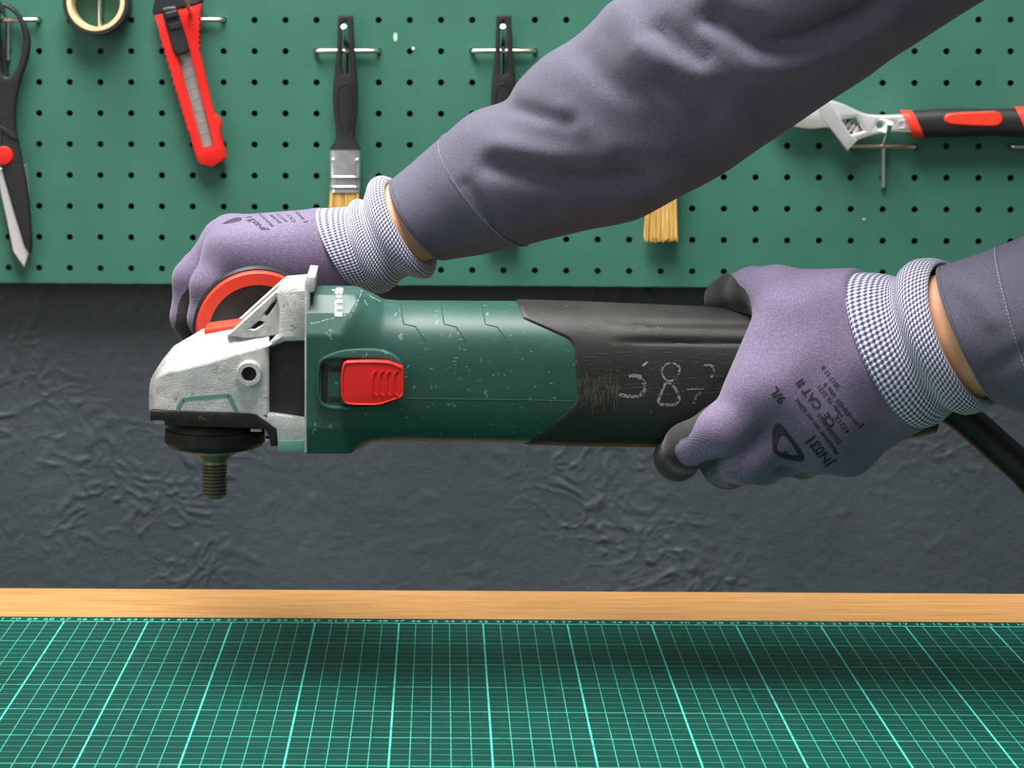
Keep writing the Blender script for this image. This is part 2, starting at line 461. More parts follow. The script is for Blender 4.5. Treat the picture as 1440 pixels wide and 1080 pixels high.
# ------------------------------------------------------------------ pegboard
PH = (B(1241.3, 293)[0]-B(55, 293)[0])/27               # hole pitch
H0 = B(55, 220)[0]; V0 = B(56, 71.9)[2]; PV = (V0-B(54, 376.7)[2])/7
BOT = B(720, 401)[2]
def build_board():
    root = empty('pegboard', BOARD, (0, 0, BOT), 'green painted perforated pegboard mounted on the dark wall', 'pegboard')
    th = .004; r = .0026; mb = MB(); n = 16
    i0, i1 = -4, 36; j0, j1 = -7, 7                       # columns / rows (row index grows downwards)
    L, R = H0+(i0-.5)*PH, H0+(i1+.5)*PH; T = V0-(j0-.5)*PV
    low = V0-(j1+.5)*PV
    sq = []
    for k in range(n):
        a = 2*math.pi*k/n; c, s = math.cos(a), math.sin(a); m = max(abs(c), abs(s)); sq.append((c/m, s/m, c, s))
    for j in range(j0, j1+1):
        for i in range(i0, i1+1):
            cu, cv = H0+i*PH, V0-j*PV; vs = []
            for yy in (0, th):
                vs += [(cu+q[0]*PH/2, yy, cv+q[1]*PV/2) for q in sq]
                vs += [(cu+q[2]*r, yy, cv+q[3]*r) for q in sq]
            fs = []
            for k in range(n):
                l = (k+1) % n
                fs += [(k, l, n+l, n+k), (n+k, n+l, 3*n+l, 3*n+k), (2*n+k, 3*n+k, 3*n+l, 2*n+l)]
            mb.add(vs, fs)
    mb.box((L, 0, BOT), (R, th, low))
    mb.box((L-.004, 0, BOT), (L, th, T)); mb.box((R, 0, BOT), (R+.004, th, T)); mb.box((L-.004, 0, T), (R+.004, th, T+.004))
    mesh('panel', mb, M['board'], root, smooth=False, recalc=False)
    for u in (L+.06, R-.06):
        s = MB(); s.box((u-.012, th, BOT+.06), (u+.012, -WW-.002, T)); mesh('mounting_batten', s, M['black_plastic'], root, smooth=False)
    chip_m = simple('bare_chip', rgb(190, 222, 205), .6)
    for (px, py, a, b) in ((556, 52, 3.0, 6.5), (581, 68, 2.5, 2.5), (1215, 308, 2.5, 1.2)):
        c = B(px, py, .0004); m_ = .00057
        chips = MB(); chips.add([(c[0]+a*m_*math.cos(t), c[1], c[2]+b*m_*math.sin(t)) for t in [2*math.pi*k/10 for k in range(10)]], [tuple(range(10))])
        mesh('paint_chip', chips, chip_m, root, smooth=False, recalc=False)
build_board()

HOOKG = 'wire pegboard hooks'
def build_hook(label, leg=.0325):
    root = empty('peg_hook', BOARD, (0, 0, 0), label, 'hook', HOOKG)
    a = MB(); r = .0019; w = .0065
    pts = [(-PH, .010, .0), (-PH, -.002, .0), (-PH+.0012, -w+.0012, 0), (-PH+.004, -w, 0), (PH-.004, -w, 0), (PH-.0012, -w+.0012, 0), (PH, -.002, 0), (PH, .010, 0)]
    a.tube(pts, r, 10); mesh('crossbar', a, M['chrome'], root)
    b = MB(); w2 = .0028
    q = crom([(0, -w2, -leg), (0, -w2, -.006), (0, -w2-.002, .001), (0, -.016, .0055), (0, -.030, .0115), (0, -.044, .0195)], 5)
    b.tube([tuple(p) for p in q], r, 10); mesh('prong', b, M['chrome'], root)
    return root
hk = build_hook('wire hook holding the black paintbrush handle beside the red knife')
def place_hook(px, py, label, first=False):
    p = B(px, py); i = round((p[0]-H0)/PH); j = round((V0-p[2])/PV)
    loc = BOARD.w((H0+i*PH, 0, V0-j*PV))
    if first: hk.location = loc; hk['label'] = label; return hk
    return dup(hk, loc, label)
place_hook(486, 71, 'wire hook through the handle of the brush next to the red knife', True)
place_hook(706, 71, 'wire hook through the handle of the paintbrush cut across by the sleeve')
place_hook(929, 71, 'wire hook behind the grey sleeve, carrying the brush with pale bristle tip')
place_hook(13, 28, 'wire hook inside the black scissor handle loop')
place_hook(143, -15, 'wire hook inside the roll of tape')
place_hook(273, 28, 'wire hook holding the red utility knife')
place_hook(1243, 205, 'wire hook under the jaw end of the adjustable wrench')
place_hook(1464, 205, 'wire hook under the grip of the adjustable wrench')

# board-plane helpers ------------------------------------------------
def bp(poly, w): return [(B(x, y, w)[0], B(x, y, w)[2]) for x, y in poly]
def bplate(poly, w0, w1, bevel=.0006, holes=(), seg=1):
    """plate parallel to the board between w0 and w1 (front), outline given at its front face"""
    vs, fs = plate(bp(poly, w1), [bp(h, w1) for h in holes], w1-w0, bevel, seg)
    mb = MB(); mb.add([(v.x, -((w0+w1)/2+v.z), v.y) for v in vs], fs); return mb
def circ(x, y, r, n=20, ry=None):
    return [(x+r*math.cos(2*math.pi*k/n), y+(ry or r)*math.sin(2*math.pi*k/n)) for k in range(n)]
def sm(pts, sub=5): return [tuple(p) for p in crom(pts, sub, True)]

# paintbrushes --------------------------------------------------------
def build_brush(label):
    base = B(485, 335, .012)
    root = empty('paintbrush', BOARD, base, label, 'paintbrush', 'paintbrushes on the pegboard')
    hd = [(475, 23), (478, 21), (493, 21), (496, 23), (498, 64), (500, 90), (502, 117), (502.5, 139), (500.5, 160), (497, 180), (497.5, 193),
          (500, 200), (506, 208), (506, 213), (464, 213), (464, 208), (470, 200), (472.5, 193), (472.5, 180), (469.5, 160), (467.5, 139), (469, 115), (471.5, 90), (474, 64)]
    slot = [(480.5, 34), (485, 29), (489.5, 34), (491, 98), (489, 103), (485.5, 105), (482, 103), (480, 98)]
    h = mesh('handle', bplate(hd, .008, .0165, .0012, [slot], 2), M['black_soft'], root)
    ridge = sm([(485, 118), (493, 124), (495.5, 140), (493.5, 165), (489, 182), (485, 186), (481, 182), (476.5, 165), (474.5, 140), (477, 124)], 4)
    pts = [B(x, y, .0165) for x, y in ridge]; t = MB()
    t.tube([tuple(p) for p in pts+[pts[0]]], .00055, 6, False); mesh('grip_outline', t, M['black_plastic'], h)
    fe = MB(); prof = [(211, .0062), (222, .0062), (247, .0062), (248, .0070), (250, .0070), (251, .0060), (261, .0060), (262, .0070), (264.5, .0070), (266, .0060), (270, .0064)]
    rings = []
    for y, hw in prof:
        c = B(485.5, y, .012); W = .0122
        rings.append([(c[0]+W*sgn(math.cos(a))*abs(math.cos(a))**.35, c[1]+hw*sgn(math.sin(a))*abs(math.sin(a))**.5, c[2]) for a in [2*math.pi*k/40 for k in range(40)]])
    fe.loft(rings); f = mesh('ferrule', fe, M['ferrule'], root, angle=50)
    for x in (468.5, 502):
        rv = MB(); c = B(x, 225, .0182); rv.lathe(c+Vector((0, .0006, 0)), (0, -1, 0), [(0, .0016), (.0008, .0014), (.0012, .0007)], 12); mesh('rivet', rv, M['steel'], f)
    br = MB(); rnd = random.Random(3)
    for k in range(420):
        u = rnd.uniform(-1, 1); w = rnd.uniform(-1, 1); c0 = B(485, 266, .012); c1 = B(484, 336, .012)
        x0 = c0[0]+u*.0112; y0 = c0[1]+w*.0048; x1 = c1[0]+u*.0132+rnd.uniform(-.0005, .0005); y1 = c1[1]+w*.0040
        z1 = c1[2]+rnd.uniform(-.0012, .0035)+abs(u)**3*.001; r = .00055
        br.add([(x0-r, y0-r, c0[2]), (x0+r, y0-r, c0[2]), (x0, y0+r, c0[2]), (x1-r*.6, y1-r*.6, z1), (x1+r*.6, y1-r*.6, z1), (x1, y1+r*.6, z1)],
               [(0, 1, 4, 3), (1, 2, 5, 4), (2, 0, 3, 5), (3, 4, 5)])
    b = mesh('bristles', br, M['bristle'], root, smooth=False); b['kind'] = 'stuff'
    return root, base
def sgn(x): return 1 if x >= 0 else -1
br1, brb = build_brush('black handled paintbrush hanging beside the red knife, bristles half behind the purple glove')
for px, lab in ((707.3, 'paintbrush whose black handle top shows above the grey sleeve'), (930.5, 'paintbrush mostly behind the grey sleeve, only its bristle tip showing below')):
    c = B(px, 335, .012); dup(br1, BOARD.w((c[0], brb[1], brb[2]-(.0003 if px > 900 else 0))), lab)

# utility knife ---------------------------------------------------------
def build_knife():
    root = empty('utility_knife', BOARD, B(281, 235, .01), 'red snap-off utility knife with black slider hanging on the pegboard', 'knife')
    out = []
    left = [(217, 22), (226, 54), (276, 222)]
    out += [(216.5, 20)]
    n = 26
    for k in range(n+1):                                   # moulded serrations down the left edge
        t = k/n; x = 224+t*(265-224); y = 48+t*(186-48); a = 1.2 if k % 2 else -.9
        out.append((x-a*.95, y+a*.3))
    out += [(270, 203), (276, 222), (281, 230.5), (299.5, 235), (318, 221), (314.5, 206), (309.5, 184), (311, 175), (309, 167), (304, 162), (301, 160),
            (293, 128), (286, 98), (281.5, 76)]
    for k in range(13):
        t = k/12; y = 70-t*50; a = 1.2 if k % 2 else -.8
        out.append((279.2+abs(t-.35)*3+a, y))
    out += [(284.5, 4), (255, 14)]
    slot = [(246.5, 70), (266, 70), (301, 206), (285, 211)]
    body = bplate(out, .006, .0155, .0010, [slot], 2); b = mesh('body', body, M['red'], root)
    mesh('blade_channel', bplate([(228, 20), (272, 20), (305, 214), (282, 216)], .0062, .0085, .0003), M['red'], root)
    bl = mesh('blade', bplate([(244, 62), (265, 62), (299.5, 204.5), (285.8, 208.5)], .0087, .0096, .0001), M['blade'], root)
    for k in range(8):                                     # snap-off score lines
        t = k/8; x0 = 251+t*34; y0 = 80+t*122; g = MB()
        a, c = B(x0-1.0, y0+2, .0097), B(x0+16-t*2, y0-2-4*(1-t), .0097)
        g.tube([tuple(a), tuple(c)], .00022, 5); mesh('score_line', g, M['steel_sat'], bl)
    mesh('end_cap', bplate(sm([(216, 21), (217, 2), (224, -14), (240, -22), (262, -22), (278, -14), (284, 3), (262, 9), (238, 15)], 4), .0055, .016, .0012, [circ(264, -6, 5.5)]), M['black_plastic'], root)
    s = mesh('slider', bplate(sm([(228, 17), (231, 11), (244, 9), (249, 13), (258, 42), (265, 66), (262, 74), (252, 77), (245, 74), (240, 60)], 4), .0095, .0185, .0014), M['black_plastic'], root)
    for (y, h) in ((22, .0030), (38, .0016)):
        mesh('thumb_step', bplate([(232+(y-22)*.28, y-4), (249+(y-22)*.28, y-8), (251+(y-22)*.28, y+1), (234+(y-22)*.28, y+5)], .018, .0185+h, .0008), M['black_plastic'], s)
    mesh('hanger_brace', bplate([(250, 12), (254, 11), (268, 40), (277, 8), (281, 7), (272, 60), (268, 62)], .0085, .0150, .0006), M['red'], root)
build_knife()

# tape roll -------------------------------------------------------------
def build_tape():
    c = B(134.5, 2.5, .022); root = empty('tape_roll', BOARD, c, 'roll of black tape on a pale cardboard core hanging from a hook', 'tape')
    mb = MB(); k = 2.04/F
    o = Vector((c[0], -.003, c[2])); ax = (0, -1, 0)
    mb.lathe(o, ax, [(0, 41.5*k), (0, 46*k), (.001, 47*k), (.018, 47*k), (.019, 46*k), (.019, 40.5*k)], 72, False); mesh('tape', mb, M['tape'], root)
    cr = MB(); cr.lathe(o, ax, [(0, 41*k), (0, 35*k), (.0195, 35*k), (.0195, 41*k), (.0, 41*k)], 72, False); mesh('core', cr, M['tape_core'], root)
build_tape()

# scissors --------------------------------------------------------------
def build_scissors():
    root = empty('scissors', BOARD, B(34, 376, .01), 'black handled scissors with red pivot disc hanging point down', 'scissors')
    outer = sm([(0, 4), (13, 7), (26, 18), (36, 35), (41.3, 52), (41.5, 68), (37, 89), (30, 108), (26, 124), (22, 142), (20.5, 165), (22, 184), (25, 197), (30, 224), (38, 266), (43, 318), (43.8, 350), (40, 355.5),
                (34, 345), (24, 312), (14, 278), (6, 248), (1, 228), (1, 205), (0, 190), (-2, 165), (-4, 140), (-6, 118), (-8, 95), (-8.5, 60), (-8, 25)], 3)
    loop = sm([(7, 11), (22, 22), (29.5, 40), (31.8, 58), (28, 82), (19, 103), (8, 108), (2.5, 98), (.5, 70), (-.5, 40), (0, 18)], 4)
    b1 = mesh('handle_half', bplate(outer, .0085, .0155, .0020, [loop], 3), M['black_soft'], root)
    def mir(p, a=(-9, 10), b=(33, 376)):
        ax = Vector((b[0]-a[0], b[1]-a[1])).normalized(); d = Vector((p[0]-a[0], p[1]-a[1])); q = ax*d.dot(ax)*2-d
        return (a[0]+q.x, a[1]+q.y)
    mesh('handle_half', bplate([mir(p) for p in outer], .003, .0095, .0016, [[mir(p) for p in loop]], 3), M['black_soft'], root)
    bl = [(-4, 235), (3, 237), (14, 276), (25, 312), (35, 345), (41, 354.5), (38, 364), (34, 376.5), (18, 354), (9, 309), (0, 268)]
    mesh('blade', bplate(bl, .0095, .0118, .0008), M['steel'], root)
    mesh('blade', bplate([mir(p) for p in bl], .0068, .0090, .0008), M['steel_sat'], root)
    pv = MB(); c = B(5.5, 219, .0155); k = 2.03/F
    pv.lathe(c+Vector((0, .001, 0)), (0, -1, 0), [(0, 13.5*k), (.0018, 13.5*k), (.0028, 12*k), (.0032, 8*k)], 32); mesh('pivot_cap', pv, M['red'], root)
    mesh('catch', bplate([(0, 176), (8, 181), (20, 190), (24, 196), (18, 195), (6, 187), (-2, 183)], .0150, .0170, .0004), M['black_plastic'], root)
build_scissors()

# adjustable wrench -------------------------------------------------------
def build_wrench():
    root = empty('adjustable_wrench', BOARD, B(1292, 190, .012), 'chrome adjustable wrench with black and red grip resting on two hooks', 'wrench')
    win = [(1179, 170.5), (1203, 165.5), (1214.5, 184), (1196, 189.5)]
    body = sm([(1300, 161), (1273, 161), (1240, 162), (1219, 160), (1203, 154), (1185, 145.5), (1166, 140), (1140, 134), (1112, 138), (1092, 152), (1086, 166), (1096, 171),
               (1112, 177), (1126, 180.5), (1143, 182), (1168, 181), (1180, 197), (1192, 206), (1206, 198), (1231, 190), (1258, 186), (1300, 186)], 3)
    mesh('body', bplate(body, .008, .0205, .0022, [win, circ(1237.5, 176, 4.6)], 2), M['steel'], root)
    mesh('sliding_jaw', bplate([(1150, 140), (1166, 141), (1181, 164), (1196, 189), (1206, 198), (1192, 212.5), (1182, 199), (1167, 180), (1150, 156)], .0075, .0222, .0015, [], 2), M['steel'], root)
    kw = MB(); a, b = B(1184, 171, .012), B(1207, 184.5, .012); ax = (b-a); L = ax.length; pr = []
    n = 36
    for k in range(n+1): pr.append((L*k/n, .0048+.0013*math.sin(2*math.pi*k/n*4.0)))
    kw.lathe(a, ax, pr, 24); mesh('worm_screw', kw, M['steel_sat'], root)
    mesh('slot_panel', bplate([(1262, 169), (1286, 167), (1290, 180), (1264, 181.5)], .019, .0212, .0004, [[(1264, 172.5), (1271, 171.5), (1271, 179), (1264, 179.5)]]), M['steel'], root)
    def grip(x0, x1, fn, mat, name, par, sk=0):
        mb = MB(); rings = []
        for k in range(41):
            t = k/40; x = x0+(x1-x0)*t; yt, yb, hw = fn(t); ring = []
            for j in range(40):
                a = 2*math.pi*j/40; cy = -sgn(math.cos(a))*abs(math.cos(a))**.75; cw = sgn(math.sin(a))*abs(math.sin(a))**.75
                y = (yt+yb)/2+cy*(yb-yt)/2; c = B(x+sk*cy, y, .0145); ring.append((c[0], c[1]-cw*hw, c[2]))
            rings.append(ring)
        mb.loft(rings); return mesh(name, mb, mat, par, angle=60)
    g = grip(1287, 1560, lambda t: (156-5*min(1, t*2)-1.5*math.sin(t*9), 192.5+1.0*math.sin(t*14), .0105), M['black_soft'], 'grip', root, 8)
    grip(1275, 1290, lambda t: (155, 194.5, .0118-.001*abs(2*t-1)), M['red_orange'], 'collar', root, 9)
    mesh('grip_inlay', bplate(sm([(1328, 168), (1332, 161), (1348, 158.5), (1380, 157), (1400, 156.5), (1408, 161), (1411, 168), (1408, 174), (1398, 178), (1370, 177.5), (1345, 176), (1332, 173.5)], 4), .020, .0262, .0012), M['red_orange'], g)
    grip(1434, 1475, lambda t: (150, 194, .0119-.001*abs(2*t-1)), M['red_orange'], 'collar', root, 9)
build_wrench()

# ------------------------------------------------------------------ workbench and cutting mat
def build_bench():
    root = empty('workbench', BENCH, (0, -.25, -MATZ), 'oak topped workbench with a wood strip showing behind the green mat', 'workbench')
    zt = -.003; yb = .1065; mb = MB(); mb.box((-.78, -.66, zt-.032), (.50, yb, zt)); mesh('bench_top', mb, M['wood'], root, bevel=.0015, smooth=False)
    for x in (-.72, .40):
        for y in (-.60, .03):
            l = MB(); l.box((x, y, -MATZ), (x+.045, y+.045, zt-.032)); mesh('leg', l, M['table_leg'], root, smooth=False, bevel=.002)
    for y in (-.585, .045):
        a = MB(); a.box((-.675, y, zt-.10), (.40, y+.02, zt-.032)); mesh('apron', a, M['table_leg'], root, smooth=False)
build_bench()
def build_mat():
    vs, fs = plate([(-.47, -.58), (.445, -.58), (.445, .0125), (-.47, .0125)], [], .003, .0004)
    mb = MB(); mb.add([(v.x, v.y, v.z-.0015) for v in vs], fs)
    root = mesh('cutting_mat', mb, M['mat'], smooth=False); root.location = BENCH.o; root.rotation_euler = (0, 0, BENCH.rz)
    tag(root, 'green self-healing cutting mat with pale grid lines on the bench', 'cutting mat')
    t = MB()
    for n in range(0, 87):
        vs, fs = text2d(str(n), .0062, .00004, 1.1)
        if not vs: continue
        cx = (min(v.x for v in vs)+max(v.x for v in vs))/2
        t.add([((42-n)*.01+(v.x-cx), .0030+v.y*1.15, .00012) for v in vs], fs)
    l = MB(); t.box((-.45, -.0004, .0), (.425, .0006, .0001))
    mesh('ruler_numbers', t, M['cyan_print'], root, smooth=False, recalc=False)
build_mat()

# ------------------------------------------------------------------ angle grinder
DA = 1.40                                                # distance of the tool's axis
KA = DA/F
def lerp_tab(tab, x):
    if x <= tab[0][0]: return tab[0][1:]
    for a, b in zip(tab, tab[1:]):
        if x <= b[0]:
            t = (x-a[0])/(b[0]-a[0]); return tuple(p+(q-p)*t for p, q in zip(a[1:], b[1:]))
    return tab[-1][1:]
# x pixel : top row, bottom row, half depth (m), squareness
BODY = [(430, 407.5, 623.5, .0410, 5.0), (470, 407.5, 623.5, .0410, 5.0), (500, 408, 623.5, .0410, 4.6), (507, 408.5, 622.5, .0408, 4.4), (525, 415, 617, .0390, 3.4), (540, 422.5, 617, .0375, 3.0),
        (560, 424, 616.5, .0368, 2.8), (730, 425, 619.5, .0362, 2.8), (800, 427, 621.5, .0362, 2.8), (930, 432, 624, .0360, 2.7), (1065, 437.5, 627, .0355, 2.6), (1150, 446, 625, .0335, 2.4), (1230, 474, 618, .028, 2.2), (1290, 520, 612, .018, 2.0), (1312, 545, 606, .012, 2.0)]
OCT = [(0, 1), (.60, 1), (.86, .79), (1, .52), (1, -.66), (.86, -1), (0, -1)]
def a_(x, y, ex, ey): return x*ey-y*ex
def bodyp(x, th, off=0.0):
    """point on the housing; th = 0 top, pi/2 towards the camera"""
    top, bot, hd, n = lerp_tab(BODY, x)
    c, s = math.cos(th), math.sin(th)
    hh = (bot-top)/2*KA
    pz = hh*sgn(c)*abs(c)**(2/n); pw = hd*sgn(s)*abs(s)**(2/n)
    wt = max(0, min(1, (516-x)/14))
    if wt > 0:                                           # the front flange is faceted
        a, b = pw/hd, pz/hh; best = 9
        for (p, q) in zip(OCT, OCT[1:]):
            ex, ey = q[0]-p[0], q[1]-p[1]; den = a_(abs(a), b, ex, ey)
            if abs(den) > 1e-9:
                t = a_(p[0], p[1], ex, ey)/den
                if t > 0: best = min(best, t)
        pz *= 1+(best-1)*wt; pw *= 1+(best-1)*wt
    L = math.hypot(pz, pw) or 1; k = 1+off/L
    ctr = P(x, (top+bot)/2, DA)
    return Vector((ctr.x, DA-pw*k, ctr.z+pz*k))
def pxy(p):
    return (CX+p.x/p.y*F, HOR+(CZ-p.z)/p.y*F)

GR = empty('angle_grinder', WORLD, P(302, 700, DA), 'green and black angle grinder with aluminium gear head held in both hands', 'power tool')
def build_housing():
    NT = 240; mb = MB(); rings = []
    xs = [434, 436]+list(np.linspace(445, 500, 6))+list(np.linspace(504, 545, 13))+list(np.linspace(560, 812, 16))
    for x in xs:
        ring = []
        for j in range(NT):
            th = 2*math.pi*j/NT
            xx = x
            if 445 < x < 560:                           # the front flange runs out along a slanted crease
                xx = x-abs(math.sin(th))**2*26*math.exp(-((x-510)/26)**2)
            ring.append(bodyp(x, th)-Vector(((x-xx)*KA, 0, 0)))
        rings.append(ring)
    mb.loft(rings); h = mesh('motor_housing', mb, M['gr_green'], GR, angle=24)
    # rear handle shell: its front edge is notched like the moulding
    def xs_of(th):
        y = -math.cos(th)
        tab = [(-1.0, 727), (-.84, 732), (-.60, 792), (-.50, 800), (.20, 806), (.30, 802), (.99, 737), (1.0, 735)]
        top, bot, hd, n = lerp_tab(BODY, 760); c = math.cos(th); yy = -sgn(c)*abs(c)**(2/n)
        return lerp_tab([(a, b) for a, b in tab], yy)[0]
    mb = MB(); rings = []; NT = 200
    ts = [0, 0, .004, .012]+list(np.linspace(.02, 1, 90)); off0 = [-.0012, .0004, .0009, .0010]
    for i, t in enumerate(ts):
        ring = []
        for j in range(NT):
            th = 2*math.pi*j/NT; x0 = xs_of(th); x = x0+(1314-x0)*t
            off = off0[i] if i < 4 else .0010
            p = bodyp(x, th, off); 
            if i >= 4 and 845 < x < 1200 and p.y < DA:   # moulded step along the upper side
                _, yy = pxy(p); a = min(1, (x-845)/60); sl = .02*(x-880)
                off += .0011*a*math.exp(-((yy-(468+sl))/9.0)**4)-.0007*a*math.exp(-((yy-(453+sl*.6))/4.0)**2)-.0008*a*math.exp(-((yy-(481+sl*.5))/3.0)**2)
                p = bodyp(x, th, off)
            ring.append(p)
        rings.append(ring)
    mb.loft(rings); hs = mesh('rear_handle', mb, M['gr_black'], GR, angle=45)
    # seam of the two half shells
    sm_ = MB(); pts = []
    for x in np.linspace(572, 798, 30):
        pts.append(tuple(bodyp(x, math.pi/2+.17, -.0001)))
    sm_.tube(pts, .00032, 6); mesh('seam', sm_, M['gr_green'], h)
    # three faint moulded ribs on top
    for x in (563, 619, 676):
        g = MB(); pts = [tuple(bodyp(x+(t*t)*34*(1 if t > .72 else t*.3), t*1.15, -.00018)) for t in np.linspace(0, 1, 22)]
        g.tube(pts, .00045, 6); mesh('moulded_rib', g, M['gr_green'], h)
    # maker's name printed up the flange, reading away from the camera
    vs, fs = text2d('metabo', 1.0, .025, 1.0); t = MB()
    W = max(v.x for v in vs)
    top, bot, hd, n = lerp_tab(BODY, 470)
    def surf(a, xpx):                                    # a = metres from the flange shoulder, over the top
        lo, hi = 0.0, 1.2
        z = 424
        p0 = None; th = 1.02; acc = 0; prev = bodyp(xpx, th, .0002); st = .004
        while acc < a:
            th -= st; q = bodyp(xpx, th, .0002); acc += (q-prev).length; prev = q
        return prev
    t.add([surf(v.x/W*.052, 482-v.y*21) for v in vs], fs); mesh('maker_name', t, M['white_print'], h, smooth=False, recalc=False)
    return h, hs
HOUSING, REAR = build_housing()

def gplate(poly, dfront, thick, bevel=.0008, holes=(), seg=2):
    """plate facing the camera side of the tool; the outline is given in pixels at its front face"""
    q = lambda l: [(P(x, y, dfront).x, P(x, y, dfront).z) for x, y in l]
    vs, fs = plate(q(poly), [q(h) for h in holes], thick, bevel, seg)
    mb = MB(); mb.add([(v.x, dfront+thick/2-v.z, v.y) for v in vs], fs); return mb

def build_switch():
    outer = sm([(446, 517), (450, 507), (460, 500), (482, 493), (515, 491.5), (540, 494), (558, 503), (566, 516), (567, 540), (562, 560), (545, 572), (505, 576), (470, 577), (452, 571), (446, 560), (445, 540)], 4)
    hole = sm([(449, 518), (454, 509), (464, 506), (500, 505), (540, 507), (558, 515), (560, 540), (555, 562), (530, 570), (480, 572), (460, 570), (451, 561), (449, 540)], 4)
    mesh('switch_bezel', gplate(outer, 1.3555, .014, .0012, [hole]), M['gr_green'], GR)
    mesh('recess_shade_plate', gplate(hole, 1.3605, .006, .0002), M['recess_shade'], GR)  # dark plate on the housing surface, its colour painting the shade of an inset
    for (x0, x1, y0, y1) in ((452, 461, 512, 566), (462, 478, 515, 523), (462, 478, 557, 566)):
        mesh('slide_rail', gplate([(x0, y0), (x1, y0), (x1, y1), (x0, y1)], 1.3588, .004, .0004), M['recess_shade'], GR)
    red = [(480.5, 519), (483, 511), (489, 508), (520, 507), (545, 508), (555, 511), (566, 516), (568, 522), (568, 552), (565, 559), (550, 565), (535, 570), (515, 571), (488, 569.5), (482, 564), (479.5, 555), (479, 535)]
    b = mesh('slide_switch', gplate(red, 1.3500, .010, .0012, [], 3), M['red'], GR)
    rim = sm(red, 3); rim = [((x-524)*.955+524, (y-539)*.93+539) for x, y in rim]
    r = MB(); r.tube([tuple(P(x, y, 1.3499)) for x, y in rim+[rim[0]]], .0006, 6, False); mesh('raised_rim', r, M['red'], b)
    for k in range(4):
        x = 526+k*9.6+(1 if k == 3 else 0); d = 1 if k == 0 else 1
        pts = [(x-4+6*(k > 0)-6*(k == 0)+6, 521), (x-1, 525), (x-2, 530), (x-2, 548), (x-1, 553), (x+4, 557)]
        pts[0] = (x+4, 521)
        g = MB(); g.tube([tuple(P(a, c, 1.3498)) for a, c in pts], .0007, 6); mesh('grip_ridge', g, M['red'], b)
build_switch()

